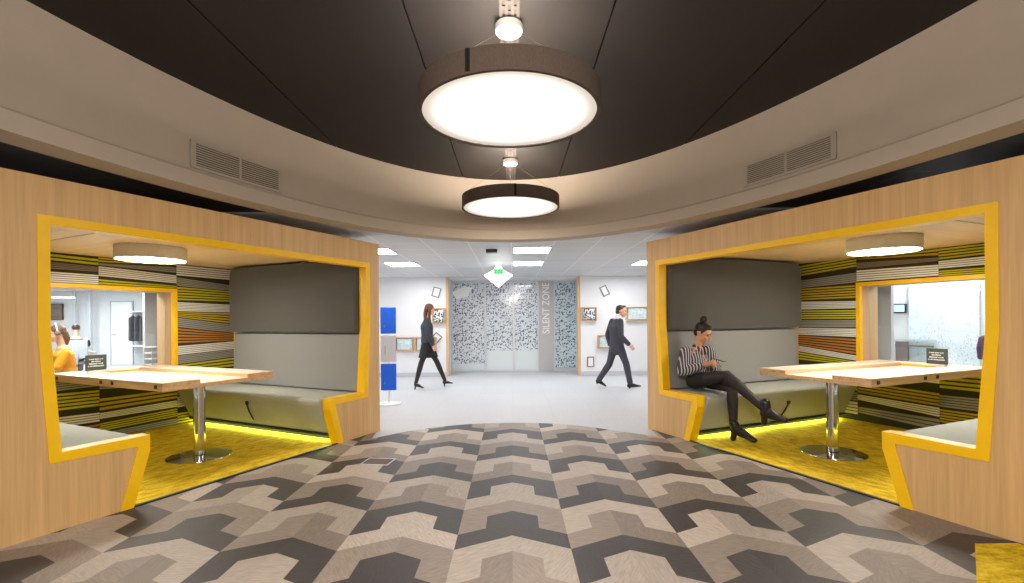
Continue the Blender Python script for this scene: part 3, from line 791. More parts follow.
# ceiling panel lights of the far zone
def panel_light(x, y, label, w=.27, d=.30):
    r = empty('ceiling_panel_light', loc=(x, y, 2.449))
    mb = MB(); mb.box(-w - .02, w + .02, -d - .02, -d, -.012, 0); mb.box(-w - .02, w + .02, d, d + .02, -.012, 0); mb.box(-w - .02, -w, -d, d, -.012, 0); mb.box(w, w + .02, -d, d, -.012, 0)
    mb.build('frame', M['white'], r); MB().box(-w, w, -d, d, -.008, -.001).build('diffuser', M['led_panel'], r)
    tag(r, label, 'ceiling light', 'square panel lights in the white ceiling')
panel_light(.31, 7.32, 'square ceiling light in front of the dark ceiling box, nearer of the middle pair')
panel_light(.31, 9.04, 'square ceiling light beside the exit sign, farther of the middle pair')
panel_light(-2.08, 7.32, 'square ceiling light partly hidden behind the empty booth corner, nearer of its pair')
panel_light(-2.05, 9.04, 'square ceiling light above the blue display stand, farther of its pair')
panel_light(2.62, 9.1, 'square ceiling light half hidden behind the occupied booth corner')
# exit sign with a diamond of glare built behind it, dark box
ex = empty('exit_sign', loc=(-.245, 9.0, 2.44))
MB().box(-.09, .09, -.012, .012, -.20, -.10).build('sign_plate', M['exit_green'], ex)
for s in (-.06, .06): MB().tube([(s, 0, -.10), (s, 0, 0)], [.003, .003], n=6).build('hanger', M['alu'], ex)
mb = MB(); mb.ball((-.022, -.014, -.122), (.008, .002, .008), nu=10, nv=6)
for a, b in (((-.022, -.132), (-.03, -.158)), ((-.03, -.158), (-.012, -.172)), ((-.03, -.158), (-.05, -.18)), ((-.024, -.138), (-.002, -.146)), ((-.024, -.138), (-.046, -.15)), ((-.012, -.172), (-.014, -.188))):
    mb.tube([(a[0], -.014, a[1]), (b[0], -.014, b[1])], [.004, .004], n=6)
mb.box(.028, .032, -.0145, -.0125, -.19, -.115); mb.box(.066, .070, -.0145, -.0125, -.19, -.115); mb.box(.028, .070, -.0145, -.0125, -.119, -.115)
mb.build('running_figure', M['paper'], ex)
tag(ex, 'green exit sign with a white running figure hanging from the white ceiling', 'exit sign')
dm = MB().prism([(-.27, 2.225), (0, 2.0), (.27, 2.225), (.10, 2.32), (.0, 2.448), (-.10, 2.32)], 'y', 0, .03).build('glare_diamond', M['diamond']); dm.location = (-.25, 9.05, 0)  # glare modelled as a glowing shape, not a lamp of the room
tag(dm, 'white diamond of glare added as a glowing shape behind the green exit sign', 'glare shape')
bx = MB().box(-.085, .085, -.06, .06, -.05, 0).build('ceiling_speaker', M['threshold'], None, .006); bx.location = (-.30, 7.28, 2.449)
tag(bx, 'small dark box fixed under the white ceiling', 'speaker')

# blue and silver display stand behind the empty booth
st = empty('display_stand', loc=(-2.06, 8.0, 0)); st.rotation_euler.z = math.radians(6)
MB().lathe([(0, 0), (.20, 0), (.20, .012), (.03, .02), (.0, .02)], n=40).build('base_plate', M['white'], st)
MB().tube([(0, .03, .02), (0, .03, 1.58)], [.016, .016], n=12).build('pole', M['white'], st)
for z0, m_, nm in ((1.17, 'blue', 'blue_panel'), (.70, 'silver', 'silver_panel'), (.23, 'blue', 'blue_panel')):
    pb = MB().box(-.125, .125, -.05, .012, z0, z0 + .44).build(nm, M[m_], st, .012, 2)
    MB().box(-.055, -.045, -.0535, -.0505, z0 + .13, z0 + .27).build('emblem', M['frame_grey'] if m_ == 'silver' else M['blue_mark'], pb) if m_ == 'silver' else MB().box(-.075, -.045, -.0535, -.0505, z0 + .10, z0 + .14).build('emblem', M['blue_mark'], pb)
tag(st, 'free-standing stand with two blue panels and a silver one between, behind the booth corner', 'display stand')

# niches (oak boxes) and tilted frames on the white walls
def niche(x0, x1, z0, z1, label, dark=False):
    r = empty('wall_niche', loc=((x0 + x1) / 2, WY - .001, (z0 + z1) / 2)); w, h = (x1 - x0) / 2, (z1 - z0) / 2; e = .04
    mb = MB(); d = -.10
    mb.box(-w, w, d, -.001, h - .02, h); mb.box(-w, w, d, -.001, -h, -h + .02); mb.box(-w, -w + .02, d, -.001, -h + .02, h - .02); mb.box(w - .02, w, d, -.001, -h + .02, h - .02)
    mb.build('box_frame', M['oak_trim'], r)
    MB().box(-w + .02, w - .02, -.012, -.001, -h + .02, h - .02).build('back_panel', M['oak_trim'], r)
    pw, ph = w * .80, h * .80
    pc = MB().box(-pw, pw, -.075, -.062, -ph, ph).build('artwork', M['art_dark'] if dark else M['picture'], r)
    tag(r, label, 'display box', 'oak display boxes on the white walls')
M['art_dark'] = film_glass('black_and_white_print', lin(216, 222, 226), lin(40, 44, 52))
niche(-1.96, -1.65, 1.31, 1.69, 'oak display box holding a dark speckled picture behind the walking woman\u2019s head', True)
niche(-2.86, -2.42, .64, .98, 'oak display box with a pale blue print next to the blue stand')
niche(-2.38, -1.86, .64, .98, 'oak display box partly hidden behind the walking woman\u2019s hip')
niche(1.72, 2.08, 1.34, 1.68, 'oak display box with a black and white print beside the oak post', True)
niche(2.80, 3.36, 1.34, 1.68, 'oak display box with a pale print in front of the walking man\u2019s face')
niche(2.10, 2.52, .66, .99, 'oak display box low on the wall behind the walking man\u2019s back')
def pic(x, z, w, h, rot, label):
    r = empty('picture_frame', loc=(x, WY - .002, z)); r.rotation_euler.y = math.radians(rot); e = .022
    mb = MB(); mb.box(-w, w, -.022, -.001, h - e, h); mb.box(-w, w, -.022, -.001, -h, -h + e); mb.box(-w, -w + e, -.022, -.001, -h + e, h - e); mb.box(w - e, w, -.022, -.001, -h + e, h - e)
    mb.build('frame', M['frame_grey'], r); MB().box(-w + e, w - e, -.008, -.001, -h + e, h - e).build('print', M['paper'], r)
    tag(r, label, 'picture', 'small thin frames on the white walls')
pic(-1.86, 2.08, .095, .12, 16, 'thin frame tilted slightly, high above the walking woman')
pic(-1.88, .94, .10, .13, 40, 'thin frame tilted like a diamond in front of the walking woman')
pic(2.29, 2.08, .085, .125, -26, 'thin tilted frame high on the wall above the walking man')
pic(1.93, .335, .085, .125, 0, 'small upright frame low on the wall behind the walking man')

# ------------------------------------------------------------------ offices seen through the booth windows
def lbox(p, name, a0, a1, t0, t1, z0, z1, m, org=None, bevel=0):
    r = p.sub(name, 0, 0, 0)
    o = MB().box(p.sg * a0, p.sg * a1, t0, t1, z0, z1).build(name, m, None, bevel); o.matrix_world = p.M; bpy.data.objects.remove(r); return o
def part(p, r, name, a0, a1, t0, t1, z0, z1, m, org, bevel=0):
    return MB().box(p.sg * (a0 - org[0]), p.sg * (a1 - org[0]), t0 - org[1], t1 - org[1], z0 - org[2], z1 - org[2]).build(name, m, r, bevel)
# empty booth's window
struct(MB().box(-21, -8.7, 16.0, 16.1, 0, 2.449).build('wall_office', M['white_wall']))
struct(lbox(PL, 'wall_pier', .10, .875, 3.42, 3.48, 0, 2.449, M['grey_col']))
tv = empty('wall_screen', loc=(-15.35, 15.99, 1.78))
MB().box(-.42, .42, -.05, 0, -.27, .27).build('bezel', M['black_plastic'], tv); MB().box(-.40, .40, -.053, -.0505, -.25, .25).build('display', M['frame_grey'], tv)
tag(tv, 'grey wall screen above the seated worker in the orange top', 'screen')
dr = empty('office_door', loc=(-12.98, 15.985, 0))
MB().box(-.34, .34, -.03, 0, .005, 2.08).build('door_leaf', M['white'], dr)
mb = MB(); mb.box(-.38, -.345, -.04, .01, .005, 2.12); mb.box(.345, .38, -.04, .01, .005, 2.12); mb.box(-.345, .345, -.04, .01, 2.085, 2.12); mb.build('door_frame', M['skirting'], dr)
MB().tube([(-.28, -.07, 1.0), (-.16, -.07, 1.0)], [.012, .012], n=8).build('door_handle', M['steel'], dr)
tag(dr, 'white office door with a small steel handle seen through the booth window', 'door')
for x in (-14.15, -13.65): struct(MB().box(x - .04, x + .04, 15.5, 15.58, 0, 2.449).build('trim_post', M['skirting']))
cr = empty('coat_rack', loc=(-12.30, 15.75, 0))
MB().box(-.27, .6, -.22, .22, 1.74, 1.775).build('hat_shelf', M['white'], cr); MB().box(-.27, .6, -.22, .22, .62, .66).build('lower_shelf', M['white'], cr)
MB().box(-.27, .6, .20, .22, 0, 1.738).build('back_panel', M['skirting'], cr)
MB().tube([(-.26, 0, 1.69), (.59, 0, 1.69)], [.012, .012], n=8).build('rail', M['steel'], cr)
tag(cr, 'white coat rack with two shelves beside the office door', 'coat rack')
for k, x in enumerate((-12.44, -12.26, -12.08)):
    ct = MB().tube([(0, 0, -.015), (0, 0, -.10), (0, 0, -.4), (0, 0, -.80)], [(.02, .02), (.06, .17), (.065, .17), (.07, .18)], n=14, hint=(0, 1, 0)).build('coat', M['coat'])
    ct.location = (x, 15.75, 1.645)
    tag(ct, ['dark coat on the rack rail, the one nearest the white door', 'dark coat in the middle of the three on the rack rail', 'dark coat on the rack rail, the one beside the grey pier'][k], 'coat', 'coats on the rack')
ptray = PL.sub('letter_tray', .83, 3.28, 0)
for z in (.80, .88, .96, 1.04): MB().box(-.085, .085, -.10, .10, z, z + .012).build('tray_shelf', M['white'], ptray)
mb = MB()
for sx in (-.08, .08):
    for sy in (-.095, .095): mb.box(sx - .006, sx + .006, sy - .006, sy + .006, 0, 1.05)
mb.build('upright_frame', M['skirting'], ptray)
tag(ptray, 'white shelf stack standing against the grey pier behind the booth window', 'shelf')
def desk(p, a0, a1, t0, t1, z, label):
    r = p.sub('office_desk', (a0 + a1) / 2, (t0 + t1) / 2, 0); w, d = (a1 - a0) / 2, (t1 - t0) / 2
    MB().box(-w, w, -d, d, z - .025, z).build('desktop', M['white'], r, .004)
    for sx in (-1, 1):
        for sy in (-1, 1): MB().box(sx * (w - .04) - .02, sx * (w - .04) + .02, sy * (d - .04) - .02, sy * (d - .04) + .02, 0, z - .026).build('leg', M['skirting'], r)
    return tag(r, label, 'desk', 'white office desks')
desk(PL, 1.80, 2.9, 4.1, 4.9, .72, 'white desk in front of the worker in the orange top')
# occupied booth's window
struct(lbox(PR, 'wall_office', -.6, 4.0, 5.0, 5.1, 0, 2.449, M['white_wall']))
struct(lbox(PR, 'wall_pier', .10, .90, 3.42, 3.48, 0, 2.449, M['grey_col']))
wp = PR.sub('wall_tablet', .19, 4.995, 1.515)
MB().box(-.095, .095, -.03, 0, -.075, .075).build('bezel', M['black_plastic'], wp, .008); MB().box(-.075, .075, -.033, -.0305, -.052, .058).build('display', M['screen'], wp)
tag(wp, 'small tablet with a lit screen on the white office wall', 'tablet')
wb = PR.sub('whiteboard', .72, 4.995, 0)
MB().box(-.40, .48, -.02, 0, .62, 1.86).build('board', M['wboard'], wb); mb = MB(); mb.box(-.41, .49, -.024, 0, .605, .618); mb.box(-.41, .49, -.024, 0, 1.862, 1.875); mb.build('edge_rail', M['alu'], wb)
tag(wb, 'pale blue glass writing board covered in small handwriting', 'whiteboard')
sc_ = PR.sub('glass_screen', .42, 4.93, 0)
MB().box(-.27, .27, -.008, .008, .62, 1.0).build('screen_pane', M['smoke'] if 'smoke' in M else M['pane'], sc_)
mb = MB(); mb.box(-.28, .28, -.012, .012, 1.0, 1.02); mb.box(-.28, -.265, -.012, .012, 0, 1.0); mb.box(.265, .28, -.012, .012, 0, 1.0); mb.build('screen_frame', M['alu'], sc_)
MB().box(-.25, -.08, -.03, -.014, .66, .98).build('dark_insert', M['frame_grey'], sc_); MB().box(-.26, .26, -.03, -.014, .90, .93).build('cross_rail', M['frame_grey'], sc_)
tag(sc_, 'low desk screen with a dark insert beside the writing board', 'desk screen')
ch = PR.sub('office_chair', 1.64, 4.35, 0)
MB().prism([(-.2, .80), (.2, .80), (.215, .95), (.19, 1.10), (.12, 1.13), (-.12, 1.13), (-.19, 1.10), (-.215, .95)], 'y', -.03, .03).build('backrest', M['purple'], ch, .02, 3)
MB().box(-.22, .22, -.46, -.02, .44, .50).build('seat', M['purple'], ch, .02, 3)
MB().box(-.03, .03, .0, .05, .46, .9).build('back_support', M['black_plastic'], ch)
MB().tube([(0, -.22, .06), (0, -.22, .44)], [.025, .025], n=12).build('gas_stem', M['steel'], ch)
for k in range(5):
    a = 2 * PI * k / 5; MB().tube([(0, -.22, .08), (.27 * math.cos(a), -.22 + .27 * math.sin(a), .04)], [.022, .016], n=8).build('foot', M['black_plastic'], ch)
tag(ch, 'purple office chair back just showing at the edge of the booth window', 'chair')

# ------------------------------------------------------------------ people
def remesh(mb, name, m, parent, vox=.008, it=4, origin=None, fac=.5):
    me = bpy.data.meshes.new(name + '_raw'); me.from_pydata([Vector(v) - (origin or Vector()) for v in mb.v], [], mb.f)
    o = bpy.data.objects.new(name + '_raw', me); COL.objects.link(o)
    bm = bmesh.new(); bm.from_mesh(me); bmesh.ops.recalc_face_normals(bm, faces=bm.faces); bm.to_mesh(me); bm.free()
    r = o.modifiers.new('r', 'REMESH'); r.mode = 'VOXEL'; r.voxel_size = vox; r.use_smooth_shade = True
    s = o.modifiers.new('s', 'SMOOTH'); s.factor = fac; s.iterations = it
    dg = bpy.context.evaluated_depsgraph_get(); out = bpy.data.meshes.new_from_object(o.evaluated_get(dg))
    bpy.data.objects.remove(o); bpy.data.meshes.remove(me)
    out.name = name; out.materials.clear(); out.materials.append(m)
    for p in out.polygons: p.use_smooth = True; p.material_index = 0
    q = bpy.data.objects.new(name, out); COL.objects.link(q)
    if parent: q.parent = parent
    return q

def lerp(a, b, t): return Vector(a).lerp(Vector(b), t)

def limb(mb, a, b, c, ra, rb, rc, bulge=1.0, grow=0):
    """two-segment tapered limb a-b-c"""
    a, b, c = map(Vector, (a, b, c)); g = grow
    mb.tube([a, lerp(a, b, .35), lerp(a, b, .8), b, lerp(b, c, .25), lerp(b, c, .65), c],
            [ra + g, ra * .98 * bulge + g, rb * 1.03 + g, rb + g, rb * 1.0 * bulge + g, (rb + rc) / 2 * .95 + g, rc + g], n=14)

def hand(mb, wr, d, palm_n, thumb_side, curl=.6, s=1.0):
    """wr wrist, d direction to the knuckles, palm_n out of the palm, thumb_side vector"""
    d = Vector(d).normalized(); pn = Vector(palm_n); pn = (pn - d * pn.dot(d)).normalized(); th = Vector(thumb_side); th = (th - d * th.dot(d) - pn * th.dot(pn)).normalized()
    wr = Vector(wr)
    k = wr + d * .085 * s
    mb.tube([wr, lerp(wr, k, .5), k], [(.024 * s, .018 * s), (.036 * s, .016 * s), (.040 * s, .014 * s)], n=12, hint=pn)
    for i, (off, ln) in enumerate(((.030, .072), (.010, .080), (-.010, .075), (-.029, .060))):
        base = k + th * off * s - d * .006; ln *= s
        c1, c2, c3 = curl * .5, curl * 1.1, curl * 1.6
        p1 = base + (d * math.cos(c1) + pn * math.sin(c1)) * ln * .45
        p2 = p1 + (d * math.cos(c2) + pn * math.sin(c2)) * ln * .32
        p3 = p2 + (d * math.cos(c3) + pn * math.sin(c3)) * ln * .26
        mb.tube([base, p1, p2, p3], [.0092 * s, .0086 * s, .0078 * s, .0066 * s], n=8)
    tb = wr + d * .028 * s + th * .026 * s
    t1 = tb + (d * .55 + th * .75 + pn * .25).normalized() * .036 * s; t2 = t1 + (d * .85 + th * .25 + pn * .4).normalized() * .030 * s
    mb.tube([tb, t1, t2], [.012 * s, .0105 * s, .008 * s], n=8)

def head(mb, c, f, u, s=1.0):
    """skull, jaw, nose, ears, chin; f forward, u up"""
    f = Vector(f).normalized(); u = Vector(u); u = (u - f * u.dot(f)).normalized(); r = f.cross(u)
    R = Matrix((r, f, u)).transposed(); c = Vector(c)
    P = lambda x, y, z: c + (r * x + f * y + u * z) * s
    mb.ball(P(0, -.008, .030), (.074 * s, .094 * s, .088 * s), R)
    mb.ball(P(0, .018, -.030), (.060 * s, .070 * s, .078 * s), R)
    mb.ball(P(0, .052, -.088), (.030 * s, .028 * s, .024 * s), R, 12, 8)
    mb.tube([P(0, .088, .012), P(0, .104, -.018), P(0, .108, -.030)], [.008 * s, .011 * s, .013 * s], n=8)
    for sx in (-1, 1):
        mb.ball(P(sx * .074, -.006, -.008), (.010 * s, .020 * s, .030 * s), R, 10, 8)
        mb.ball(P(sx * .030, .072, .022), (.022 * s, .014 * s, .008 * s), R, 10, 6)
        mb.ball(P(sx * .036, .060, -.028), (.020 * s, .020 * s, .020 * s), R, 10, 6)
    mb.ball(P(0, .082, -.058), (.024 * s, .012 * s, .013 * s), R, 10, 6)
    return R, P

def face(P, R, root, s, o):
    for sx in (-1, 1):
        MB().ball(Vector(P(sx * .031, .079, .006)) - o, (.013 * s, .008 * s, .007 * s), R, 10, 6).build('eye', M['eye'], root)
        MB().tube([Vector(P(sx * .014, .089, .026)) - o, Vector(P(sx * .034, .086, .031)) - o, Vector(P(sx * .050, .074, .026)) - o], [.003, .0035, .002], n=6).build('eyebrow', M['hair_dark'], root)
    MB().tube([Vector(P(-.020, .088, -.058)) - o, Vector(P(0, .096, -.057)) - o, Vector(P(.020, .088, -.058)) - o], [.003, .0055, .003], n=8).build('lips', M['lips'], root)

def shoe(mb, heel, toe, w=.038, h=.045, hl=.0, ank=None, boot=False, ar=.045):
    bt = 1.3 if boot else 1.0
    heel, toe = Vector(heel), Vector(toe); d = (toe - heel); up = Vector((0, 0, 1)); up = (up - d.normalized() * up.dot(d.normalized())).normalized()
    mb.tube([heel + up * h, lerp(heel, toe, .35) + up * (h * 1.0), lerp(heel, toe, .7) + up * h * .62, lerp(heel, toe, .93) + up * h * .42], [(w * .82, h * .95), (w * .95, h * 1.0), (w * 1.12, h * .58), (w * .75 * bt, h * .38 * bt)], n=14, hint=up)
    if ank is not None and boot: mb.tube([heel + up * h + d * .12, lerp(heel + up * h, ank, .6) + d * .06, Vector(ank)], [w * 1.05, ar, ar], n=14)
    if hl: mb.tube([heel + d.normalized() * .015 + up * .02, heel + d.normalized() * .02 - up * hl], [w * .62 * bt, w * .42 * bt * bt], n=10)

def make_walker(name, label, J, o, female):
    """J: joints (world), o: origin on the floor"""
    o = Vector(o); J = {k: Vector(v) for k, v in J.items()}
    fw = Vector(J['fwd']).normalized(); rt = Vector((fw.y, -fw.x, 0))
    body = MB()
    pel, ch, nk = J['pelvis'], J['chest'], J['neck']
    hs = .95 if female else 1.04
    R, P = head(body, J['head'], J['hf'], J['hu'], hs)
    body.tube([nk - Vector((0, 0, .03)), lerp(nk, J['head'], .75)], [.052 if not female else .045, .050 if not female else .043], n=14)
    body.tube([pel - Vector((0, 0, .06)), pel, lerp(pel, ch, .45), ch, lerp(ch, nk, .7)], [(.13, .10), (.155, .105), (.12 if female else .14, .085), (.165 if female else .185, .105), (.11, .07)], n=18, hint=fw)
    for s in ('R', 'L'):
        limb(body, J['sh' + s], J['el' + s], J['wr' + s], .043, .034, .022)
        limb(body, J['hip' + s], J['kn' + s], J['an' + s], .075, .050, .032)
        d = (J['wr' + s] - J['el' + s]).normalized()
        hand(body, J['wr' + s], d, -rt if s == 'R' else rt, fw, .55, .92 if female else 1.0)
        ft = J['to' + s] - J['he' + s]; body.tube([J['an' + s], J['he' + s] + Vector((0, 0, .035)) + ft * .3, J['he' + s] + ft * .8 + Vector((0, 0, .02))], [.03, .028, .02], n=10)
    b = remesh(body, 'person', M['skin'], None, .0075, 3, o); b.location = o
    tag(b, label, 'person')
    face(P, R, b, hs, o)
    return b, R, P, fw, rt, J, o

def z_(v, dz): return Vector(v) + Vector((0, 0, dz))

# --- walking woman
ox, oy = -1.70, 9.85
JW = dict(fwd=(1, .28, 0), pelvis=(-1.735, oy, .955), chest=(-1.75, oy, 1.27), neck=(-1.735, oy, 1.435), head=(-1.685, oy + .01, 1.605), hf=(1, .2, -.06), hu=(-.02, 0, 1),
          shR=(-1.70, oy - .175, 1.395), elR=(-1.70, oy - .23, 1.11), wrR=(-1.60, oy - .20, .885), shL=(-1.79, oy + .17, 1.395), elL=(-1.86, oy + .21, 1.12), wrL=(-1.83, oy + .20, .90),
          hipR=(-1.72, oy - .085, .93), hipL=(-1.75, oy + .085, .93), knR=(-1.86, oy - .07, .51), anR=(-1.945, 9.66, .125), heR=(-1.965, 9.64, .065), toR=(-1.78, 9.66, .012),
          knL=(-1.565, oy + .12, .52), anL=(-1.415, 10.06, .125), heL=(-1.44, 10.05, .055), toL=(-1.25, 10.10, .05))
b, R, P, fw, rt, J, o = make_walker('woman', 'person in a blue-grey jacket and black skirt with long brown hair, walking', JW, (ox, oy, 0), True)
pel, chs, nk = J['pelvis'], J['chest'], J['neck']
mb = MB()   # jacket with sleeves
mb.tube([pel + Vector((0, 0, .0)), lerp(pel, chs, .45), chs, lerp(chs, nk, .62)], [(.168, .136), (.148, .120), (.180, .130), (.105, .080)], n=18, hint=fw)
for s in 'RL': limb(mb, J['sh' + s], J['el' + s], lerp(J['el' + s], J['wr' + s], .93), .046, .038, .028, 1, .010)
remesh(mb, 'jacket', M['jacket'], b, .009, 4, o)
mb = MB(); hem = Vector((-1.725, oy + .01, .63))
mb.tube([z_(pel, .06), z_(pel, -.05), lerp(pel, hem, .6), hem], [(.15, .112), (.172, .13), (.18, .165), (.185, .205)], n=24, hint=fw, caps=False)
remesh(mb, 'skirt', M['skirt'], b, .009, 2, o)
mb = MB()
for s in 'RL': limb(mb, z_(J['hip' + s], -.05), J['kn' + s], J['an' + s], .078, .053, .035, 1, .003)
remesh(mb, 'tights', M['tights'], b, .008, 2, o)
for s in 'RL':
    mb = MB(); shoe(mb, J['he' + s], J['to' + s], .034, .034, .055 if s == 'R' else .045); remesh(mb, 'shoe', M['leather'], b, .006, 2, o)
mb = MB()   # long hair
mb.ball(P(0, -.018, .046), (.082, .098, .088), R); mb.tube([P(0, -.070, .03), P(0, -.092, -.08), P(0, -.085, -.20), P(0, -.05, -.30)], [(.070, .05), (.075, .045), (.070, .038), (.04, .02)], n=14, hint=P(0, 1, 0) - P(0, 0, 0))
for sx in (-1, 1): mb.tube([P(sx * .060, .01, .06), P(sx * .074, -.005, -.03), P(sx * .068, -.005, -.14), P(sx * .055, .02, -.25)], [.030, .028, .028, .016], n=10)
remesh(mb, 'hair', M['hair_brown'], b, .008, 3, o)

# --- walking man
oy = 9.65; ox = 2.10
JM = dict(fwd=(1, .12, 0), pelvis=(2.10, oy, .90), chest=(2.09, oy, 1.22), neck=(2.12, oy, 1.395), head=(2.20, oy + .01, 1.535), hf=(1, -.12, -.05), hu=(.06, 0, 1),
          shR=(2.13, oy - .205, 1.335), elR=(2.13, oy - .27, 1.04), wrR=(2.30, oy - .24, .87), shL=(2.06, oy + .205, 1.335), elL=(1.97, oy + .26, 1.06), wrL=(2.02, oy + .25, .83),
          hipR=(2.11, oy - .09, .88), hipL=(2.09, oy + .09, .88), knL=(1.965, oy + .08, .47), anL=(1.745, 9.72, .15), heL=(1.70, 9.72, .10), toL=(1.90, 9.76, .004),
          knR=(2.27, oy - .08, .49), anR=(2.345, 9.57, .10), heR=(2.315, 9.57, .012), toR=(2.57, 9.60, .022))
b, R, P, fw, rt, J, o = make_walker('man', 'person in a charcoal suit and white shirt with short dark hair, walking', JM, (ox, oy, 0), False)
pel, chs, nk = J['pelvis'], J['chest'], J['neck']
mb = MB()
mb.tube([z_(pel, -.10), z_(pel, .02), lerp(pel, chs, .5), chs, lerp(chs, nk, .60)], [(.185, .145), (.182, .140), (.165, .125), (.205, .135), (.125, .085)], n=20, hint=fw)
for s in 'RL': limb(mb, J['sh' + s], J['el' + s], lerp(J['el' + s], J['wr' + s], .88), .052, .043, .034, 1, .012)
remesh(mb, 'suit_jacket', M['suit'], b, .009, 4, o)
mb = MB()
for s in 'RL': limb(mb, z_(J['hip' + s], .02), J['kn' + s], lerp(J['kn' + s], J['an' + s], .96), .085, .062, .052, 1, .006)
mb.tube([z_(pel, -.08), z_(pel, .06)], [(.165, .12), (.16, .12)], n=18, hint=fw)
remesh(mb, 'trousers', M['suit'], b, .009, 3, o)
mb = MB(); mb.tube([lerp(chs, nk, .72), z_(lerp(nk, J['head'], .28), 0)], [(.085, .075), (.062, .062)], n=18, hint=fw)
remesh(mb, 'shirt_collar', M['shirt_white'], b, .007, 1, o)
for s in 'RL':
    MB().tube([lerp(J['el' + s], J['wr' + s], .86) - o, lerp(J['el' + s], J['wr' + s], 1.0) - o], [.036, .034], n=14).build('shirt_cuff', M['shirt_white'], b)
    mb = MB(); shoe(mb, J['he' + s], J['to' + s], .042, .042, .012); remesh(mb, 'shoe', M['leather'], b, .007, 2, o)
mb = MB(); mb.ball(P(0, -.020, .050), (.080, .094, .080), R); mb.ball(P(0, -.058, -.005), (.066, .055, .065), R); mb.ball(P(0, .045, .098), (.058, .045, .028), R)
remesh(mb, 'hair', M['hair_dark'], b, .008, 2, o)

# --- seated woman with a phone (booth frame: a along the opening, t into the booth)
G = lambda a, t, z: PR.P(a, t, z)
fa = PR.V(1, .22, 0).normalized(); left = PR.V(-.22, 1, 0).normalized(); up = Vector((0, 0, 1))
o = G(.50, .40, .0); sz = .522
J = dict(pelvis=G(.46, .40, .640), chest=G(.425, .395, .90), neck=G(.445, .395, 1.035), head=G(.515, .405, 1.205),
         shR=G(.415, .235, .985), elR=G(.41, .17, .745), wrR=G(.60, .31, .825), shL=G(.45, .555, .985), elL=G(.52, .62, .755), wrL=G(.63, .455, .80),
         hipR=G(.48, .30, .635), knR=G(.925, .335, .745), anR=G(1.325, .44, .42), heR=G(1.30, .43, .335), toR=G(1.52, .50, .315),
         hipL=G(.48, .49, .635), knL=G(.925, .415, .595), anL=G(.98, .375, .145), heL=G(.96, .375, .100), toL=G(1.20, .445, .044))
body = MB(); hs = 1.0
hf = (fa * .90 + left * .16 - up * .42); hu = up * .90 + fa * .42
R, P = head(body, J['head'], hf, hu, hs)
body.tube([z_(J['neck'], -.03), J['neck'], P(0, -.02, -.05)], [.047, .044, .045], n=14)
body.tube([z_(J['pelvis'], .05), lerp(J['pelvis'], J['chest'], .45), J['chest'], lerp(J['chest'], J['neck'], .7)], [(.155, .115), (.125, .088), (.158, .102), (.10, .062)], n=18, hint=fa)
for s in 'RL':
    limb(body, J['sh' + s], J['el' + s], J['wr' + s], .042, .034, .022)
    limb(body, J['hip' + s], J['kn' + s], J['an' + s], .076, .052, .034)
    ft = J['to' + s] - J['he' + s]; body.tube([J['an' + s], J['he' + s] + ft * .3 + Vector((0, 0, .03)), J['he' + s] + ft * .75 + Vector((0, 0, .02))], [.03, .028, .02], n=10)
ph_c = G(.735, .375, .885)
dR = (ph_c - J['wrR']).normalized(); hand(body, J['wrR'], dR * .8 + left * .15 - up * .05, left * .7 - fa * .2 + up * .5, up * .9 + fa * .1, .55, .9)
dL = (ph_c - J['wrL']).normalized(); hand(body, J['wrL'], dL * .9 - left * .1, -left * .6 + up * .6, up * .8 + fa * .2, .6, .9)
b = remesh(body, 'person', M['skin2'], None, .0065, 3, o); b.location = o
tag(b, 'person in a striped shirt sitting cross-legged on the booth bench, looking at a phone', 'person')
face(P, R, b, hs, o)
# clothes are built in a frame turned to her own sides so that stripes run down the cloth
Rz = Matrix((left, fa * -1, up)).transposed().to_4x4()
def turned(mb): 
    q = MB(); inv = Rz.inverted(); q.v = [inv @ (Vector(v) - o) for v in mb.v]; q.f = mb.f; return q
mb = MB(); hemz = lerp(J['pelvis'], J['chest'], .08)
mb.tube([z_(J['pelvis'], .03) + fa * .01, lerp(J['pelvis'], J['chest'], .3), lerp(J['pelvis'], J['chest'], .6), J['chest'], lerp(J['chest'], J['neck'], .66)], [(.172, .138), (.158, .122), (.150, .110), (.168, .114), (.10, .068)], n=20, hint=fa)
for s in 'RL': limb(mb, J['sh' + s], J['el' + s], lerp(J['el' + s], J['wr' + s], .90), .056, .052, .036, 1, .012)
sh = remesh(turned(mb), 'striped_shirt', M['striped'], b, .0075, 4); sh.matrix_local = Rz
bm = bmesh.new(); bm.from_mesh(sh.data)      # open neckline
nkl = Rz.inverted() @ (Vector(J['neck']) - o)
dele = [v for v in bm.verts if v.co.y < nkl.y - .025 and abs(v.co.x - nkl.x) < max(0, .050 - (nkl.z - v.co.z) * .36) and v.co.z > nkl.z - .13]
bmesh.ops.delete(bm, geom=dele, context='VERTS'); bm.to_mesh(sh.data); bm.free()
mb = MB(); nq = Vector(J['neck'])
for sx in (-1, 1):
    mb.tube([nq - fa * .05 + left * sx * .02 + up * .012, nq + left * sx * .058 + up * .006, nq + fa * .055 + left * sx * .050 - up * .02, nq + fa * .085 + left * sx * .030 - up * .085], [(.010, .022), (.010, .024), (.008, .026), (.006, .016)], n=10, hint=up)
cl = remesh(turned(mb), 'collar', M['striped'], b, .005, 2); cl.matrix_local = Rz
mb = MB()   # skirt over lap
for s in 'RL': mb.tube([z_(J['hip' + s], .0), lerp(J['hip' + s], J['kn' + s], .34)], [.096, .086], n=16)
mb.tube([z_(J['pelvis'], -.06), z_(J['pelvis'], .10)], [(.160, .118), (.15, .112)], n=18, hint=fa, caps=False)
remesh(mb, 'skirt', M['skirt'], b, .008, 3, o)
mb = MB()
for s in 'RL': limb(mb, J['hip' + s], J['kn' + s], J['an' + s], .078, .056, .037, 1, .004)
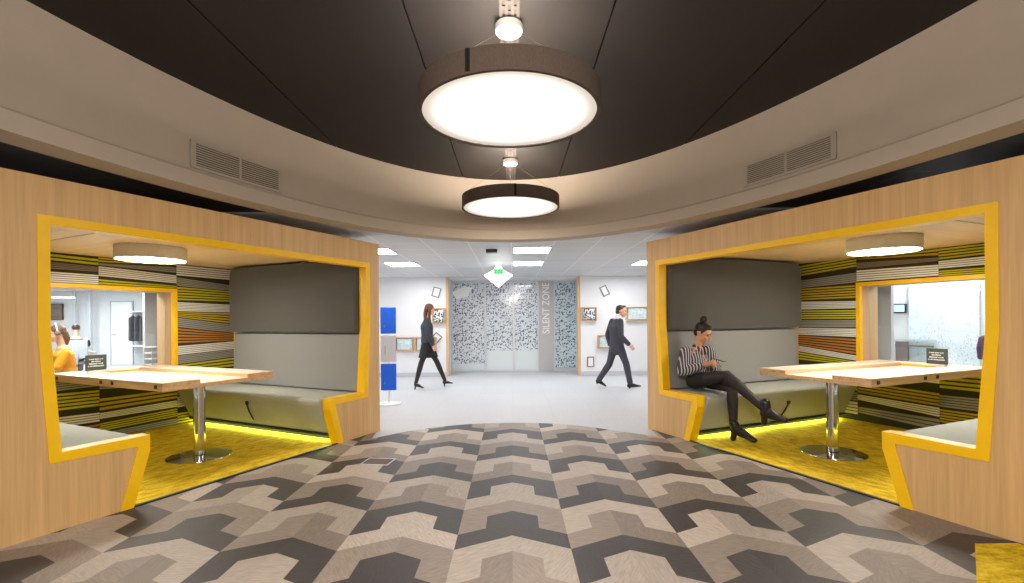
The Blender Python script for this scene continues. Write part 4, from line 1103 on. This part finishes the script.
remesh(mb, 'tights', M['tights'], b, .0075, 2, o)
for s in 'RL':
    mb = MB(); shoe(mb, J['he' + s], J['to' + s], .042, .056, .05, z_(J['an' + s], .075), True, .050); remesh(mb, 'ankle_boot', M['leather'], b, .006, 2, o)
mb = MB(); mb.ball(P(0, -.022, .050), (.078, .092, .080), R); mb.ball(P(0, -.062, -.01), (.062, .045, .06), R); mb.ball(P(0, .045, .092), (.055, .040, .026), R)
for sx in (-1, 1): mb.tube([P(sx * .055, .03, .07), P(sx * .070, .005, .01)], [.02, .012], n=8)
remesh(mb, 'hair', M['hair_black'], b, .0065, 3, o)
mb = MB(); mb.ball(P(0, -.050, .150), (.045, .042, .050), R); mb.tube([P(0, -.035, .10), P(0, -.045, .14)], [.034, .03], n=12); mb.tube([P(.02, -.02, .17), P(.045, .0, .175)], [.012, .004], n=8)
remesh(mb, 'hair_bun', M['hair_black'], b, .006, 2, o)
MB().ball(Vector(P(-.078, -.004, -.045)) - o, (.005, .005, .006), None, 8, 6).build('earring', M['white'], b)
# phone held between her hands
pm = (fa * .55 - up * .15 + left * .05).normalized(); pn = (up * .9 - fa * .35); pn = (pn - pm * pn.dot(pm)).normalized(); ps = pm.cross(pn)
phn = empty('smartphone', Matrix.Translation(ph_c + pm * .035 + pn * .03) @ Matrix((ps, pm, pn)).transposed().to_4x4())
MB().box(-.035, .035, -.07, .07, -.004, .004).build('phone_body', M['black_plastic'], phn, .003); MB().box(-.032, .032, -.064, .064, .0042, .0048).build('phone_screen', M['frame_grey'], phn)
tag(phn, 'dark smartphone held in the hands of the seated woman', 'phone')

# --- office workers seen through the empty booth's window
def worker(p, a, t, facing, top, hairm, label, lean, hp=False, zhead=1.22, vest=False):
    F_ = (p.V(*facing) if p else Vector(facing)).normalized(); Lf = up.cross(F_); o = p.P(a, t, 0) if p else Vector((a, t, 0)); o.z = 0
    g = lambda f, l, z: o + F_ * f + Lf * l + up * z
    mb = MB(); hd = g(lean + .05, 0, zhead)
    R, P = head(mb, hd, F_ - up * .12, up + F_ * .12, .98)
    mb.tube([g(lean - .02, 0, zhead - .2), P(0, -.02, -.04)], [.05, .048], n=12)
    mb.tube([g(0, 0, .57), g(lean * .4, 0, .72), g(lean - .02, 0, .95), g(lean - .02, 0, 1.02)], [(.16, .11), (.14, .095), (.175, .105), (.10, .07)], n=16, hint=F_)
    arm = []
    for s in (-1, 1):
        S, E, W = g(lean - .02, s * .19, .97), g(lean + .08, s * .23, .75), g(lean + .30, s * .17, .80); arm.append((S, E, W))
        limb(mb, S, E, W, .042, .035, .024); hand(mb, W, F_, -up, -Lf * s, .4, .95)
        limb(mb, g(.02, s * .09, .52), g(.42, s * .10, .52), g(.40, s * .10, .10), .075, .052, .036)
        mb.tube([g(.38, s * .10, .05), g(.55, s * .10, .035)], [.036, .03], n=10)
    b = remesh(mb, 'person', M['skin'], None, .009, 3, o); b.location = o; tag(b, label, 'person')
    face(P, R, b, .98, o)
    mb = MB(); mb.tube([g(0, 0, .575), g(lean * .4, 0, .72), g(lean - .02, 0, .95), g(lean - .02, 0, 1.0)], [(.178, .128), (.16, .115), (.19, .12), (.11, .08)], n=16, hint=F_)
    for S, E, W in arm: mb.tube([S, lerp(S, E, .5), lerp(S, E, .85)], [.056, .058, .055], n=12)
    remesh(mb, 'tee_shirt', M[top], b, .01, 3, o)
    mb = MB()
    for s in (-1, 1): limb(mb, g(.02, s * .09, .52), g(.42, s * .10, .52), g(.40, s * .10, .14), .080, .060, .048, 1, .006)
    remesh(mb, 'trousers', M['suit'], b, .011, 2, o)
    mb = MB(); mb.ball(P(0, -.022, .045), (.082, .094, .084), R)
    if hp: mb.tube([P(0, -.075, .0), P(0, -.085, -.09), P(0, -.07, -.16)], [(.07, .04), (.07, .035), (.05, .025)], n=12)
    remesh(mb, 'hair', M[hairm], b, .009, 2, o)
    if hp:
        h = empty('headphones', loc=o)
        MB().tube([Vector(P(math.sin(q) * .112, -.005, .03 + math.cos(q) * .120)) - o for q in [(-1.45 + i * .29) for i in range(11)]], [.008] * 11, n=8).build('headband', M['white'], h)
        for s in (-1, 1): MB().ball(Vector(P(s * .110, -.005, .01)) - o, (.016, .034, .034), R, 12, 8).build('ear_cup', M['frame_grey'], h)
        tag(h, 'pale over-ear headphones worn by the worker in the orange top', 'headphones')
    if vest:
        mb = MB(); mb.tube([g(lean * .4, 0, .70), g(lean * .6, 0, .80), g(lean - .02, 0, .90)], [(.180, .130), (.190, .132), (.202, .134)], n=16, hint=F_); remesh(mb, 'dark_waist', M['black_plastic'], b, .01, 3, o)
        for S, E, W in arm: MB().tube([lerp(S, E, .15) - o, lerp(S, E, .6) - o], [.066, .064], n=12).build('dark_sleeve_band', M['black_plastic'], b)
    c = empty('office_chair', loc=o); c.rotation_euler.z = math.atan2(F_.y, F_.x)
    MB().box(-.22, .22, -.23, .23, .365, .418).build('seat', M['coat'], c, .02, 3)
    MB().box(-.27, -.235, -.2, .2, .52, .98).build('backrest', M['skirting'], c, .015, 3)
    MB().tube([(-.24, 0, .39), (-.30, 0, .46), (-.292, 0, .7)], [.02, .02, .02], n=8).build('back_support', M['alu'], c)
    MB().tube([(0, 0, .07), (0, 0, .364)], [.025, .025], n=10).build('gas_stem', M['steel'], c)
    for k in range(5):
        q = 2 * PI * (k + .5) / 5; MB().tube([(0, 0, .08), (.27 * math.cos(q), .27 * math.sin(q), .03)], [.02, .015], n=8).build('foot', M['black_plastic'], c)
    return c
c = worker(PL, 1.29, 4.5, (1, .25, 0), 'shirt_orange', 'hair_brown', 'person in an orange top with pale headphones seated at a desk', .08, True, 1.24)
tag(c, 'grey office chair under the worker in the orange top', 'chair')
c = worker(None, -10.9, 12.0, (-.7, .7, 0), 'shirt_white', 'hair_dark', 'person in a white and black top seated with back partly turned', .03, False, 1.24, True)
tag(c, 'grey office chair under the worker in the white and black top', 'chair')

# ------------------------------------------------------------------ light
def area(name, loc, sx, sy, e, col=(1, 1, 1), rot=(0, 0, 0)):
    l = bpy.data.lights.new(name, 'AREA'); l.shape = 'RECTANGLE'; l.size, l.size_y = sx, sy; l.energy = e; l.color = col
    q = bpy.data.objects.new(name, l); COL.objects.link(q); q.location = loc; q.rotation_euler = rot; return q
# the white office ceiling carries more of the same square lights than the ones the booths leave visible
for i, (x, y) in enumerate(((-4.4, 8.2), (4.8, 8.2), (-2.05, 10.8), (.3, 10.8), (2.62, 10.8), (-6.3, 8.2), (-10.5, 11), (-13, 14), (-11.5, 12.6), (-8.6, 9.6), (-14.5, 12.2), (6.6, 7.2), (0, 14.4))):
    area('unseen_office_light', (x, y, 2.43), .6, .6, (15 if x > -5 and x < 5 else (48 if x < -5 else 60)) if y != 14.4 else 26)
# added fill lights above and behind the camera, where further pendants would hang
for y in (.45, -2.05):
    area('rear_fill_area', (0, y, 2.64), 1, 1, 60, (1, .9, .8)); 
    pl = bpy.data.lights.new('rear_fill_point', 'POINT'); pl.energy = 60; pl.shadow_soft_size = .35; pl.color = (1, .9, .8)
    po = bpy.data.objects.new('rear_fill_point', pl); COL.objects.link(po); po.location = (0, y, 2.78)
for p, e in ((PL, 38), (PR, 14)): area('unseen_office_light', p.P(1.75, 3.95, 2.43), .6, .6, e)  # unseen lights added outside each booth window to brighten reveal and view
w = bpy.data.worlds.new('world'); SC.world = w; w.use_nodes = True
w.node_tree.nodes['Background'].inputs[0].default_value = (1, .97, .93, 1); w.node_tree.nodes['Background'].inputs[1].default_value = .55
SC.view_settings.view_transform = 'Standard'; SC.view_settings.look = 'None'; SC.view_settings.exposure = .75; SC.view_settings.gamma = 1; SC.view_settings.use_curve_mapping = False
SC.cycles.use_denoising = True
SC.cycles.max_bounces = 10; SC.cycles.diffuse_bounces = 5
